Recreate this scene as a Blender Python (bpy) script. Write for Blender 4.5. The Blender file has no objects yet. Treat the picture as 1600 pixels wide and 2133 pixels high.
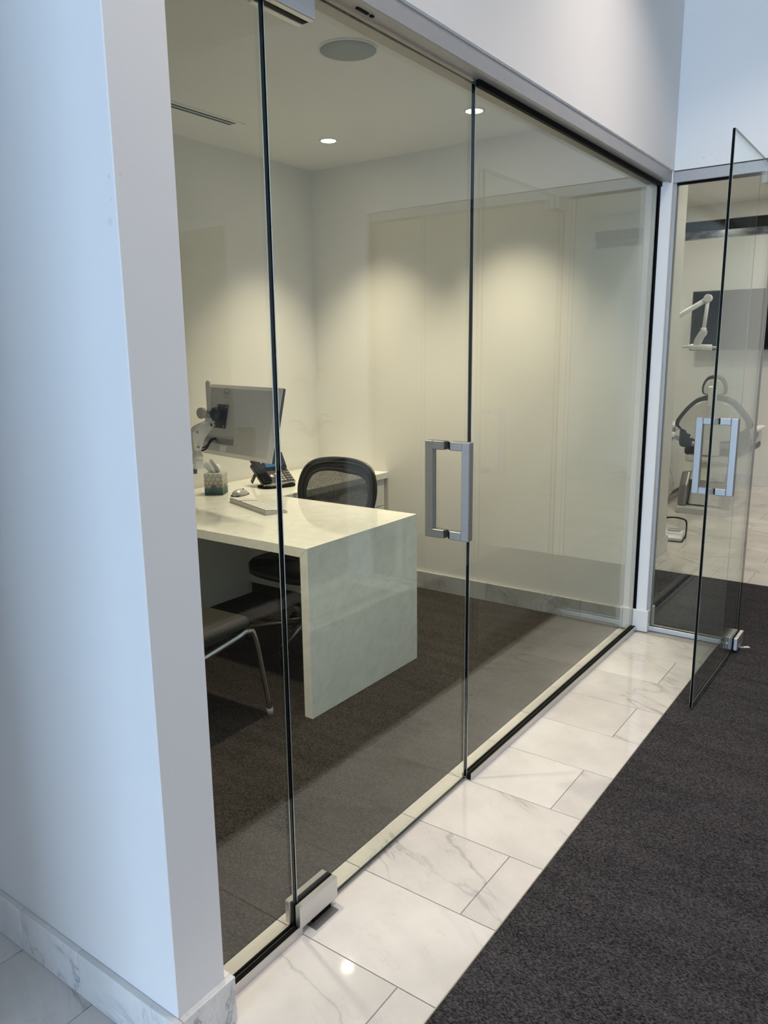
import bpy, bmesh, math, random
from mathutils import Vector, Matrix, Euler
random.seed(7)
R = math.radians
S = bpy.context.scene
COL = S.collection

# ------------------------------------------------------------------ camera
F_PX, YAW, PITCH, ROLL = 1611.6451, 0.6222, 0.2051, -0.0105
CAM = Vector((0.0, -1.2602, 1.5283))
fw = Vector((math.cos(PITCH)*math.cos(YAW), math.cos(PITCH)*math.sin(YAW), -math.sin(PITCH)))
rt = fw.cross(Vector((0, 0, 1))).normalized(); up = rt.cross(fw)
rt2 = rt*math.cos(ROLL) + up*math.sin(ROLL); up2 = -rt*math.sin(ROLL) + up*math.cos(ROLL)
cd = bpy.data.cameras.new('camera'); cam = bpy.data.objects.new('camera', cd); COL.objects.link(cam)
cam.matrix_world = Matrix(((rt2.x, up2.x, -fw.x, CAM.x), (rt2.y, up2.y, -fw.y, CAM.y), (rt2.z, up2.z, -fw.z, CAM.z), (0, 0, 0, 1)))
cd.sensor_fit = 'VERTICAL'; cd.sensor_height = 32.0; cd.lens = F_PX/2133*32.0
cd.clip_start = 0.02; cd.clip_end = 200
S.camera = cam

# ------------------------------------------------------------------ world, daylight, exposure
w = bpy.data.worlds.new('world'); S.world = w; w.use_nodes = True
w.node_tree.nodes['Background'].inputs[0].default_value = (0.62, 0.80, 1.0, 1)
w.node_tree.nodes['Background'].inputs[1].default_value = 1.0
S.view_settings.view_transform = 'Standard'; S.view_settings.look = 'None'
S.view_settings.gamma = 1; S.view_settings.use_curve_mapping = False
S.view_settings.exposure = -0.11
try:
    S.cycles.max_bounces = 14; S.cycles.transparent_max_bounces = 40; S.cycles.glossy_bounces = 6
    S.cycles.diffuse_bounces = 5; S.cycles.sample_clamp_indirect = 8
except Exception:
    pass
def area(name, loc, rot, sx, sy, power, col, shape='RECTANGLE', spread=None):
    l = bpy.data.lights.new(name, 'AREA'); l.shape = shape; l.size = sx; l.size_y = sy
    l.energy = power; l.color = col
    if spread: l.spread = spread
    o = bpy.data.objects.new(name, l); COL.objects.link(o); o.location = loc; o.rotation_euler = rot
    return o
DAY = (0.53, 0.70, 1.0)
area('window_daylight', (-9.14, -1.0, 1.22), (0, R(-90), 0), 2.35, 1.76, 800, DAY)
WARM_L = (1.0, 0.87, 0.77)
for x, y, p_ in [(1.2, -0.72, 11), (3.0, -0.72, 13), (1.0, -2.7, 6), (2.4, -2.7, 6), (2.7, -1.3, 5), (-2.5, -1.5, 5)]:  # unseen lobby lights; one added to warm the wall above the open door
    area('unseen_lobby_light', (x, y, 3.58), (0, 0, 0), 0.22, 0.22, p_, WARM_L, 'DISK', R(110))
for x, y in [(6.6, -0.6), (8.7, -0.2), (7.6, 1.2)]:
    area('treatment_ceiling_lamp', (x, y, 3.04), (0, 0, 0), 0.3, 0.3, 20, (1.0, 0.93, 0.82), 'DISK')

# ------------------------------------------------------------------ material helpers
class NT:
    def __init__(s, name):
        s.m = bpy.data.materials.new(name); s.m.use_nodes = True
        s.t = s.m.node_tree; s.n = s.t.nodes; s.l = s.t.links
        s.b = s.n.get('Principled BSDF'); s.out = s.n.get('Material Output')
    def node(s, typ, **kw):
        nd = s.n.new(typ)
        for k, v in kw.items(): setattr(nd, k, v)
        return nd
    def put(s, sock, v):
        if hasattr(v, 'links') or isinstance(v, bpy.types.NodeSocket): s.l.new(v, sock)
        else: sock.default_value = v
    def math(s, op, a, b=0.0, c=None, clamp=False):
        nd = s.node('ShaderNodeMath', operation=op); nd.use_clamp = clamp
        s.put(nd.inputs[0], a); s.put(nd.inputs[1], b)
        if c is not None: s.put(nd.inputs[2], c)
        return nd.outputs[0]
    def vm(s, op, a, b=None, out=0):
        nd = s.node('ShaderNodeVectorMath', operation=op); s.put(nd.inputs[0], a)
        if b is not None: s.put(nd.inputs[1], b)
        return nd.outputs[out]
    def coord(s, scale=(1, 1, 1), rnd=False, rot=(0, 0, 0)):
        tc = s.node('ShaderNodeTexCoord'); v = tc.outputs['Object']
        if rnd:
            oi = s.node('ShaderNodeObjectInfo')
            cm = s.node('ShaderNodeCombineXYZ')
            s.put(cm.inputs[0], s.math('MULTIPLY', oi.outputs['Random'], 31.0))
            s.put(cm.inputs[1], s.math('MULTIPLY', oi.outputs['Random'], 57.0))
            s.put(cm.inputs[2], s.math('MULTIPLY', oi.outputs['Random'], 13.0))
            v = s.vm('ADD', v, cm.outputs[0])
        mp = s.node('ShaderNodeMapping'); s.put(mp.inputs['Vector'], v)
        mp.inputs['Scale'].default_value = scale; mp.inputs['Rotation'].default_value = rot
        return mp.outputs[0]
    def noise(s, vec, scale, detail=4, rough=0.55, dist=0.0):
        nd = s.node('ShaderNodeTexNoise'); s.put(nd.inputs['Vector'], vec)
        nd.inputs['Scale'].default_value = scale; nd.inputs['Detail'].default_value = detail
        nd.inputs['Roughness'].default_value = rough; nd.inputs['Distortion'].default_value = dist
        return nd.outputs[0]
    def ramp(s, f, stops):
        nd = s.node('ShaderNodeValToRGB'); s.put(nd.inputs[0], f)
        e = nd.color_ramp.elements
        while len(e) < len(stops): e.new(0.5)
        for k, (p, c) in enumerate(stops):
            e[k].position = p; e[k].color = (*c, 1) if len(c) == 3 else c
        return nd.outputs[0]
    def maprange(s, v, a, b, c, d):
        nd = s.node('ShaderNodeMapRange'); s.put(nd.inputs[0], v)
        for k, x in enumerate((a, b, c, d)): nd.inputs[k+1].default_value = x
        return nd.outputs[0]
    def mix(s, f, a, b):
        nd = s.node('ShaderNodeMix', data_type='RGBA'); s.put(nd.inputs[0], f)
        for k, x in ((6, a), (7, b)):
            s.put(nd.inputs[k], (*x, 1) if isinstance(x, tuple) and len(x) == 3 else x)
        return nd.outputs[2]
    def bump(s, h, strength=0.3, dist=0.002):
        nd = s.node('ShaderNodeBump'); s.put(nd.inputs['Height'], h)
        nd.inputs['Strength'].default_value = strength; nd.inputs['Distance'].default_value = dist
        s.l.new(nd.outputs[0], s.b.inputs['Normal'])
    def set(s, color=None, rough=None, metal=None, spec=None, **kw):
        if color is not None: s.put(s.b.inputs['Base Color'], (*color, 1) if isinstance(color, tuple) and len(color) == 3 else color)
        if rough is not None: s.put(s.b.inputs['Roughness'], rough)
        if metal is not None: s.b.inputs['Metallic'].default_value = metal
        if spec is not None: s.b.inputs['Specular IOR Level'].default_value = spec
        for k, v in kw.items(): s.b.inputs[k].default_value = v
        return s.m

M = {}
def plain(name, color, rough=0.5, metal=0.0, spec=0.5, var=0.06, scale=40, bump=0.0):
    t = NT(name); f = t.noise(t.coord(), scale, 3)
    lo = tuple(max(0, c*(1-var)) for c in color); hi = tuple(min(1, c*(1+var)) for c in color)
    t.set(t.ramp(f, [(0.3, lo), (0.7, hi)]), rough, metal, spec)
    if bump: t.bump(f, bump, 0.001)
    M[name] = t.m
    return t.m
def paint(name, color, rough=0.55, scuffs=()):
    t = NT(name); v = t.coord()
    f = t.noise(v, 2.0, 4); fine = t.noise(v, 220, 2)
    smudge = t.maprange(t.noise(v, 9.0, 5, 0.7), 0.70, 0.80, 0.0, 0.16)
    base = t.ramp(f, [(0.3, tuple(c*0.975 for c in color)), (0.7, color)])
    k = smudge
    for p, r_ in scuffs:
        wob = t.math('MULTIPLY', t.noise(v, 60, 3), r_*1.2)
        d = t.math('ADD', t.vm('DISTANCE', v, p, 1), wob)
        k = t.math('MAXIMUM', k, t.maprange(d, r_*0.9, r_*1.5, 0.45, 0.0))
    t.set(t.mix(k, base, tuple(c*0.75 for c in color)), rough, 0, 0.35); t.bump(fine, 0.06, 0.001)
    M[name] = t.m
paint('wall_paint', (0.80, 0.785, 0.775))
paint('wall_paint_left', (0.80, 0.785, 0.775), 0.55, [((-0.068, -1.203, 1.827), 0.006), ((-0.068, -1.197, 1.754), 0.009), ((-0.068, -1.204, 1.790), 0.005), ((-0.055, -1.217, 1.832), 0.004)])
paint('wall_paint_cross', (0.80, 0.785, 0.775), 0.55, [((-0.066, 0.667, 0.042), 0.007), ((-0.066, 0.631, 0.050), 0.008), ((-0.066, 0.608, 0.023), 0.008), ((-0.066, 0.697, 0.021), 0.005)])
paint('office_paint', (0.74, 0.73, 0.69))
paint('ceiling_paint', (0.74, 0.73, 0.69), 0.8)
def marble(name, base, vein, rough=0.13, vs=1.3, thick=0.014, amt=0.7):
    t = NT(name); v = t.coord((1, 1, 1), rnd=True, rot=(0.3, 0.2, 0.5))
    vst = t.vm('MULTIPLY', v, (2.9, 0.75, 1.4))
    cloud = t.noise(v, 3.0, 5, 0.6)
    n1 = t.noise(vst, vs, 7, 0.55, 0.45)
    n2 = t.noise(vst, vs*2.3, 6, 0.6, 1.4)
    a1 = t.math('ABSOLUTE', t.math('SUBTRACT', n1, 0.5))
    a2 = t.math('ABSOLUTE', t.math('SUBTRACT', n2, 0.5))
    v1 = t.maprange(a1, 0.0, thick, amt, 0.0)
    v2 = t.maprange(a2, 0.0, thick*0.6, amt*0.45, 0.0)
    mask = t.maprange(t.noise(v, 2.1, 3), 0.42, 0.62, 0.0, 1.0)
    soft = t.maprange(a1, 0.0, 0.09, 0.22, 0.0)
    k = t.math('ADD', t.math('MULTIPLY', t.math('ADD', v1, v2), mask), t.math('MULTIPLY', soft, mask), clamp=True)
    dark = tuple(c*0.84 for c in base)
    col = t.mix(k, t.ramp(cloud, [(0.35, dark), (0.62, base)]), vein)
    oi = t.node('ShaderNodeObjectInfo')
    hs = t.node('ShaderNodeHueSaturation'); t.l.new(col, hs.inputs['Color'])
    t.put(hs.inputs['Value'], t.maprange(oi.outputs['Random'], 0, 1, 0.94, 1.05))
    t.set(hs.outputs[0], rough, 0, 0.5)
    M[name] = t.m
marble('marble_tile', (0.755, 0.722, 0.695), (0.40, 0.38, 0.375), 0.06, vs=1.0, thick=0.012, amt=0.65)
marble('marble_base', (0.78, 0.765, 0.75), (0.27, 0.28, 0.31), 0.20, vs=2.2)
marble('marble_grey_shaded', (0.46, 0.46, 0.45), (0.20, 0.21, 0.22), 0.15, vs=2.0)  # baseboard marble again, greyer veins plus its weak light put into the colour
marble('marble_warm', (0.80, 0.745, 0.68), (0.45, 0.41, 0.38), 0.08)
def quartz(name):
    t = NT(name); v = t.coord(rot=(0.2, 0.5, 0.3))
    vs = t.vm('MULTIPLY', v, (1, 1, 1.3))
    f = t.noise(vs, 16, 8, 0.66, 0.5)
    fl = t.maprange(t.noise(t.vm('MULTIPLY', v, (1, 1.5, 2.2)), 30, 6, 0.6, 0.8), 0.60, 0.74, 0.0, 0.55)
    base = t.ramp(f, [(0.33, (0.80, 0.81, 0.76)), (0.60, (0.90, 0.90, 0.84))])
    t.set(t.mix(fl, base, (0.50, 0.54, 0.51)), 0.035, 0, 0.5)
    M[name] = t.m
quartz('quartzite')
def carpet(name, dark, light, sc=1.0):
    t = NT(name); v = t.coord()
    wv = t.vm('MULTIPLY', v, (360*sc, 130*sc, 50))
    a = t.noise(wv, 1.0, 2, 0.6)
    b = t.noise(v, 420, 2, 0.6)
    c = t.noise(t.vm('MULTIPLY', v, (14, 2.0, 1)), 1.0, 4)
    h = t.math('ADD', t.math('MULTIPLY', a, 0.7), t.math('MULTIPLY', b, 0.3))
    tone = t.math('ADD', h, t.math('MULTIPLY', t.math('SUBTRACT', c, 0.5), 0.13))
    mid = tuple((p+q)*0.5*0.8 for p, q in zip(dark, light))
    t.set(t.ramp(tone, [(0.39, dark), (0.50, mid), (0.63, light)]), 0.95, 0, 0.12)
    t.bump(h, 0.9, 0.004)
    M[name] = t.m
carpet('carpet_corridor', (0.007, 0.007, 0.009), (0.098, 0.091, 0.098))
carpet('carpet_office', (0.009, 0.008, 0.007), (0.080, 0.070, 0.062))
def glass(name, tint=(0.945, 0.975, 0.955)):
    t = NT(name); t.n.remove(t.b)
    lw = t.node('ShaderNodeLayerWeight'); lw.inputs['Blend'].default_value = 0.5
    f = t.math('POWER', lw.outputs['Facing'], 5.0)
    f = t.math('MULTIPLY_ADD', f, 0.93, 0.036)
    tr = t.node('ShaderNodeBsdfTransparent'); tr.inputs[0].default_value = (*tint, 1)
    gl = t.node('ShaderNodeBsdfGlossy'); gl.inputs['Roughness'].default_value = 0.0
    gl.inputs[0].default_value = (1, 1, 1, 1)
    mx = t.node('ShaderNodeMixShader'); t.l.new(f, mx.inputs[0])
    t.l.new(tr.outputs[0], mx.inputs[1]); t.l.new(gl.outputs[0], mx.inputs[2])
    t.l.new(mx.outputs[0], t.out.inputs[0])
    M[name] = t.m
glass('clear_glass')
plain('glass_edge', (0.002, 0.0035, 0.003), 0.25, 0, 0.08)
plain('glass_arris', (0.55, 0.60, 0.57), 0.12, 0.6, 0.5)
def brushed(name, col, rough=0.32, axis=(4, 4, 260)):
    t = NT(name); f = t.noise(t.vm('MULTIPLY', t.coord(), axis), 1.0, 3)
    lo = tuple(c*0.88 for c in col)
    t.set(t.ramp(f, [(0.3, lo), (0.7, col)]), t.maprange(f, 0, 1, rough*0.8, rough*1.25), 1.0)
    M[name] = t.m
brushed('brushed_steel', (0.40, 0.395, 0.395), 0.50)
brushed('satin_aluminium', (0.68, 0.675, 0.685), 0.42, (3, 3, 200))
plain('anodised_trim', (0.40, 0.385, 0.38), 0.42, 0.35, 0.5, 0.03)
plain('chrome', (0.72, 0.72, 0.72), 0.08, 1.0)
plain('black_rubber', (0.003, 0.003, 0.003), 0.6, 0, 0.1)
plain('black_plastic', (0.014, 0.014, 0.015), 0.38, bump=0.05, scale=300)
plain('black_gloss', (0.005, 0.006, 0.008), 0.10, 0, 0.25)
plain('grey_plastic', (0.60, 0.585, 0.555), 0.42, 0, 0.5, 0.04, 200)
plain('cap_grey', (0.20, 0.20, 0.19), 0.5)
plain('silver_plastic', (0.50, 0.495, 0.48), 0.35, 0.4)
plain('white_plastic', (0.78, 0.775, 0.75), 0.32)
plain('cream_plastic', (0.72, 0.69, 0.60), 0.35)
plain('white_laminate', (0.78, 0.77, 0.74), 0.35)
plain('grey_laminate', (0.06, 0.06, 0.06), 0.4)
plain('dark_laminate', (0.035, 0.036, 0.035), 0.30)
plain('taupe_leather', (0.024, 0.022, 0.017), 0.45, 0, 0.5, 0.12, 120, 0.2)
plain('black_leather', (0.016, 0.018, 0.021), 0.35, 0, 0.5, 0.1, 150, 0.15)
plain('grout', (0.36, 0.34, 0.325), 0.9)
plain('speaker_grille', (0.30, 0.305, 0.27), 0.7, 0, 0.3, 0.2, 600)
plain('paper', (0.85, 0.84, 0.80), 0.85)
plain('brass_strip', (0.55, 0.52, 0.48), 0.35, 1.0)
plain('leaf', (0.05, 0.12, 0.03), 0.4); plain('petal', (0.8, 0.74, 0.76), 0.6); plain('stem_green', (0.10, 0.14, 0.05), 0.6)
plain('ceramic', (0.78, 0.77, 0.74), 0.25)
plain('tumbler_paint', (0.20, 0.19, 0.20), 0.35)
plain('dark_void', (0.012, 0.012, 0.013), 0.7)
plain('gunmetal', (0.30, 0.29, 0.285), 0.35, 0.8)
plain('knob_beige', (0.44, 0.40, 0.35), 0.45)
def emit(name, col, strength):
    t = NT(name); t.set((0.8, 0.8, 0.8), 0.5)
    t.b.inputs['Emission Color'].default_value = (*col, 1); t.b.inputs['Emission Strength'].default_value = strength
    M[name] = t.m
emit('lamp_lens', (1.0, 0.90, 0.76), 45)
def outdoor_view():
    t = NT('outdoor_view'); f = t.noise(t.coord((1, 6, 22)), 1.6, 5, 0.6)
    t.set(t.ramp(f, [(0.35, (0.05, 0.048, 0.045)), (0.52, (0.16, 0.155, 0.15)), (0.60, (0.22, 0.27, 0.42)), (0.70, (0.30, 0.30, 0.31))]), 0.15)
    M['outdoor_view'] = t.m
outdoor_view()
def screen_mat():
    t = NT('phone_screen'); v = t.coord()
    f = t.maprange(t.noise(v, 22, 2), 0.3, 0.7, 0.5, 1.0)
    t.set((0.01, 0.02, 0.04), 0.1)
    t.put(t.b.inputs['Emission Color'], t.mix(f, (0.004, 0.03, 0.08), (0.02, 0.16, 0.34)))
    t.b.inputs['Emission Strength'].default_value = 1.0
    M['phone_screen'] = t.m
screen_mat()
def mesh_fabric():
    t = NT('mesh_fabric'); v = t.coord()
    f = t.noise(t.vm('MULTIPLY', v, (1, 260, 420)), 1.0, 1)
    fac = t.maprange(f, 0.35, 0.65, 0.74, 0.93)
    tr = t.node('ShaderNodeBsdfTransparent')
    t.set((0.03, 0.03, 0.029), 0.6)
    mx = t.node('ShaderNodeMixShader'); t.l.new(fac, mx.inputs[0])
    t.l.new(tr.outputs[0], mx.inputs[1]); t.l.new(t.b.outputs[0], mx.inputs[2]); t.l.new(mx.outputs[0], t.out.inputs[0])
    M['mesh_fabric'] = t.m
mesh_fabric()
def hex_print():
    t = NT('hexagon_print'); tc = t.node('ShaderNodeTexCoord')
    sp = t.node('ShaderNodeSeparateXYZ'); t.l.new(tc.outputs['Object'], sp.inputs[0])
    u = t.math('MULTIPLY', t.math('ADD', sp.outputs[0], sp.outputs[1]), 38.0)
    vv = t.math('MULTIPLY', sp.outputs[2], 38.0)
    cx = t.node('ShaderNodeCombineXYZ'); t.put(cx.inputs[0], t.math('ADD', u, 100.0)); t.put(cx.inputs[1], t.math('ADD', vv, 86.60254))
    P = cx.outputs[0]; r = (1.0, 1.7320508, 1.0); h = (0.5, 0.8660254, 0.0)
    a = t.vm('SUBTRACT', t.vm('MODULO', P, r), h)
    b = t.vm('SUBTRACT', t.vm('MODULO', t.vm('SUBTRACT', P, h), r), h)
    da = t.vm('DOT_PRODUCT', a, a, 1); db = t.vm('DOT_PRODUCT', b, b, 1)
    pick = t.math('LESS_THAN', da, db)
    mv = t.node('ShaderNodeMix', data_type='VECTOR'); t.put(mv.inputs[0], pick); t.l.new(b, mv.inputs[4]); t.l.new(a, mv.inputs[5])
    g = mv.outputs[1]; ga = t.vm('ABSOLUTE', g)
    d1 = t.vm('DOT_PRODUCT', ga, (0.5, 0.8660254, 0), 1)
    s2 = t.node('ShaderNodeSeparateXYZ'); t.l.new(ga, s2.inputs[0])
    d = t.math('MAXIMUM', d1, s2.outputs[0])
    line = t.math('GREATER_THAN', d, 0.455)
    wn = t.node('ShaderNodeTexWhiteNoise'); t.l.new(t.vm('SUBTRACT', P, g), wn.inputs[0])
    hgt = t.math('ADD', t.math('MULTIPLY', sp.outputs[2], 8.0), t.math('MULTIPLY', t.math('SUBTRACT', wn.outputs[0], 0.5), 0.22))
    col = t.ramp(hgt, [(0.10, (0.035, 0.085, 0.085)), (0.38, (0.10, 0.20, 0.19)), (0.46, (0.50, 0.40, 0.33)), (0.62, (0.54, 0.45, 0.38)), (0.78, (0.52, 0.52, 0.47))])
    t.set(t.mix(line, col, (0.10, 0.105, 0.10)), 0.55)
    M['hexagon_print'] = t.m
hex_print()

# ------------------------------------------------------------------ mesh helpers
def bx(bm, x0, x1, y0, y1, z0, z1, bev=0.0, seg=1, mat=0):
    v = [bm.verts.new((x, y, z)) for x in (x0, x1) for y in (y0, y1) for z in (z0, z1)]
    fs = [(0, 1, 3, 2), (4, 6, 7, 5), (0, 4, 5, 1), (2, 3, 7, 6), (0, 2, 6, 4), (1, 5, 7, 3)]
    faces = [bm.faces.new([v[i] for i in f]) for f in fs]
    for f in faces: f.material_index = mat
    if bev:
        es = list({e for f in faces for e in f.edges})
        bmesh.ops.bevel(bm, geom=es, offset=bev, segments=seg, affect='EDGES', profile=0.5)
    return v
def box(*a, **k):
    bm = bmesh.new(); bx(bm, *a, **k); return bm
def tube(bm, pts, r, n=10, cap=True, closed=False, flat=None):
    pts = [Vector(p) for p in pts]; rings = []; N = len(pts)
    rr = r if isinstance(r, (list, tuple)) else [r]*N
    nrm = None
    for i, p in enumerate(pts):
        if closed: d = pts[(i+1) % N] - pts[i-1]
        else: d = pts[min(i+1, N-1)] - pts[max(i-1, 0)]
        d.normalize()
        if nrm is None:
            nrm = d.orthogonal().normalized()
            if flat is not None: nrm = (Vector(flat) - d*d.dot(Vector(flat))).normalized()
        else:
            nrm = nrm - d*nrm.dot(d)
            nrm = nrm.normalized() if nrm.length > 1e-6 else d.orthogonal().normalized()
        b = d.cross(nrm)
        ra, rb = (rr[i] if isinstance(rr[i], (list, tuple)) else (rr[i], rr[i]))
        rings.append([bm.verts.new(p + nrm*ra*math.cos(2*math.pi*k/n) + b*rb*math.sin(2*math.pi*k/n)) for k in range(n)])
    for i in range(N if closed else N-1):
        A, B = rings[i], rings[(i+1) % N]
        for k in range(n):
            f = bm.faces.new((A[k], A[(k+1) % n], B[(k+1) % n], B[k])); f.smooth = True
    if cap and not closed:
        bm.faces.new(list(reversed(rings[0]))); bm.faces.new(rings[-1])
    return rings
def lathe(bm, prof, n=24, c=(0, 0, 0), axis='z', smooth=True, cap=True):
    rings = []
    for r, z in prof:
        ring = []
        for k in range(n):
            a = 2*math.pi*k/n
            q = (r*math.cos(a), r*math.sin(a), z)
            if axis == 'x': q = (q[2], q[0], q[1])
            elif axis == 'y': q = (q[0], q[2], q[1])
            ring.append(bm.verts.new((q[0]+c[0], q[1]+c[1], q[2]+c[2])))
        rings.append(ring)
    for A, B in zip(rings, rings[1:]):
        for k in range(n):
            f = bm.faces.new((A[k], A[(k+1) % n], B[(k+1) % n], B[k])); f.smooth = smooth
    if cap:
        bm.faces.new(list(reversed(rings[0]))); bm.faces.new(rings[-1])
def prism(bm, outline, t0, t1, axis='x', bev=0.0, seg=2):
    """outline: list of 2-D points; axis x -> (y,z), y -> (x,z), z -> (x,y)"""
    def P(p, t):
        return {'x': (t, p[0], p[1]), 'y': (p[0], t, p[1]), 'z': (p[0], p[1], t)}[axis]
    A = [bm.verts.new(P(p, t0)) for p in outline]; B = [bm.verts.new(P(p, t1)) for p in outline]
    n = len(outline); fs = [bm.faces.new(A), bm.faces.new(list(reversed(B)))]
    for k in range(n): fs.append(bm.faces.new((A[k], B[k], B[(k+1) % n], A[(k+1) % n])))
    if bev:
        es = [e for f in fs[:2] for e in f.edges]
        bmesh.ops.bevel(bm, geom=es, offset=bev, segments=seg, affect='EDGES', profile=0.5)
def smooth_loop(pts, n=4):
    """closed Catmull-Rom through 2-D or 3-D points"""
    out = []; N = len(pts); P = [Vector(p) for p in pts]
    for i in range(N):
        a, b, c, d = P[i-1], P[i], P[(i+1) % N], P[(i+2) % N]
        for k in range(n):
            t = k/n
            out.append(0.5*((2*b) + (c-a)*t + (2*a-5*b+4*c-d)*t*t + (3*b-a-3*c+d)*t**3))
    return out
def smooth_path(pts, n=6):
    P = [Vector(p) for p in pts]; out = []
    for i in range(len(P)-1):
        a = P[max(i-1, 0)]; b = P[i]; c = P[i+1]; d = P[min(i+2, len(P)-1)]
        for k in range(n):
            t = k/n
            out.append(0.5*((2*b) + (c-a)*t + (2*a-5*b+4*c-d)*t*t + (3*b-a-3*c+d)*t**3))
    out.append(P[-1]); return out
def xf(bm, mat): bmesh.ops.transform(bm, matrix=mat, verts=bm.verts[:])

def obj(name, bm, mat, parent=None, world=True, mats=None):
    """one mesh object; with a parent, vertices given in world axes are moved into the parent's frame if world=True"""
    bmesh.ops.recalc_face_normals(bm, faces=bm.faces[:])
    me = bpy.data.meshes.new(name)
    off = None
    if parent is not None and world:
        xf(bm, parent_world(parent).inverted())
    elif parent is None and world:
        xs = [v.co for v in bm.verts]
        c = Vector(((min(v.x for v in xs)+max(v.x for v in xs))/2, (min(v.y for v in xs)+max(v.y for v in xs))/2, min(v.z for v in xs)))
        xf(bm, Matrix.Translation(-c)); off = c
    bm.to_mesh(me); bm.free()
    for m in (mats or [mat]): me.materials.append(M[m])
    o = bpy.data.objects.new(name, me); COL.objects.link(o)
    if parent is not None: o.parent = parent
    if off is not None: o.location = off
    return o
def parent_world(p):
    m = Matrix.LocRotScale(p.location, p.rotation_euler, None)
    while p.parent is not None:
        p = p.parent; m = Matrix.LocRotScale(p.location, p.rotation_euler, None) @ m
    return m
def tag(o, label=None, cat=None, group=None, kind=None):
    if label: o['label'] = label
    if cat: o['category'] = cat
    if group: o['group'] = group
    if kind: o['kind'] = kind
    return o
def thing(name, loc, label, cat, rz=0.0, rot=None, group=None, kind=None):
    o = bpy.data.objects.new(name, None); COL.objects.link(o)
    o.location = loc; o.rotation_euler = rot if rot else (0, 0, rz); o.empty_display_size = 0.1
    return tag(o, label, cat, group, kind)
def struct(name, bm, mat, label, mats=None):
    return tag(obj(name, bm, mat, mats=mats), label, None, None, 'structure')
def sroot(name, loc, label):
    return thing(name, loc, label, None, kind='structure')
def copy_tree(o, parent=None):
    c = o.copy(); COL.objects.link(c)
    if parent is not None: c.parent = parent
    for ch in list(o.children): copy_tree(ch, c)
    return c
def part(name, mat, parent, *a, **k):
    return obj(name, box(*a, **k), mat, parent)

# ------------------------------------------------------------------ layout constants (metres)
X0 = 1.3307; TS = 0.3048              # door pivot edge, marble row pitch
X1 = X0 + 3*TS                        # door lock edge
XW0, XW1, YW = 0.8836, 1.0192, -0.0647  # end of the near wall
X2 = 4.17                             # cross glazing plane
YB, XF, ZC = 2.25, 4.12, 2.68         # office back wall, far wall, ceiling
ZH0, ZH1 = 2.323, 2.378               # header profile
ZL = 3.60                             # lobby ceiling
YS, YT, YI = -0.4434, -0.332, 0.072   # marble strip edge, short joint, inner edge

# ------------------------------------------------------------------ floors
fl = struct('floor', box(-9.1, 9.6, -4.2, 3.4, -0.12, -0.004), 'grout', 'pale grey grout bed under the marble tiles')
def tile(x0, x1, y0, y1, mat='marble_tile', g=0.0014, par=fl, name='marble_tile'):
    bm = bmesh.new(); bx(bm, x0+g, x1-g, y0+g, y1-g, -0.012, 0.0, 0.0008)
    c = Vector(((x0+x1)/2, (y0+y1)/2, 0)); xf(bm, Matrix.Translation(-c))
    o = obj(name, bm, mat, None, world=False)
    o.parent = par; o.location = c - Vector(par.location)
    return o
for k in range(-5, 9):
    a, b = X0 + k*TS, X0 + (k+1)*TS
    if a > XF: break
    b2 = min(b, 4.20)
    yi = YI if a >= XW0-0.05 else YW
    if a < XW1 < b: pass
    if k % 2 == 0: tile(a, b2, YS, yi)
    else:
        tile(a, b2, YT, yi); tile(a, b2, YS, YT)
# passage on the left
r = 0
y = YW
while y < 2.6:
    xs = [-0.9, -0.29, 0.3207, 0.8836] if r % 2 == 0 else [-0.9, -0.594, 0.0159, 0.6255, 0.8836]
    if r > 0 or True:
        for xa, xb in zip(xs, xs[1:]): tile(xa, xb, y, y+TS) if y >= 0.2 else tile(xa, xb, y, 0.24)
    y = 0.24 if r == 0 else y+TS; r += 1
# sill of the cross glazing
for ya, yb in [(-0.75, YS), (YS, YS)]:
    pass
tile(4.20, 4.262, YS, 0.06)
# treatment room beyond
k = 0; x = 5.38
while x < 9.35:
    off = -0.345 if k % 2 == 0 else -0.04
    y = off - 4*0.6096
    while y < 2.2:
        tile(x, min(x+0.305, 9.4), max(y, -2.4), min(y+0.6096, 2.2), 'marble_warm'); y += 0.6096
    x += 0.305; k += 1
bm = bmesh.new(); bx(bm, -9.0, 3.94, -1.86, YS-0.002, -0.01, 0.003); bx(bm, 3.94, 4.262, -1.42, YS-0.002, -0.01, 0.003)
struct('floor_carpet_corridor', bm, 'carpet_corridor', 'dark charcoal woven carpet along the corridor')
for k in range(14):
    xa = 3.94-(k+1)*0.6096
    if xa < -2.0: break
    tile(xa, xa+0.6096, -2.165, -1.862)
tile(3.942, 4.13, -1.86, -1.422); tile(3.94, 4.13, -2.165, -1.862)
struct('floor_entrance', box(-9.0, X0-5*TS-0.002, YS, 0.0, -0.012, 0.0), 'marble_tile', 'pale marble floor strip towards the lobby entrance')
struct('floor_lobby', box(-9.0, 4.262, -4.2, -2.166, -0.012, 0.0), 'marble_tile', 'pale marble floor across the lobby')
struct('floor_carpet_beyond', box(4.262, 5.378, -1.42, 0.351, -0.01, 0.003), 'carpet_corridor', 'dark charcoal carpet beyond the open glass door')
struct('floor_carpet_office', box(XW1, XF, YI, YB, -0.01, 0.003), 'carpet_office', 'dark grey carpet inside the glass office')
struct('trim_1', box(-0.5, 4.262, YS-0.003, YS, -0.01, 0.004), 'brass_strip', 'thin metal strip between marble and corridor carpet')

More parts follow.
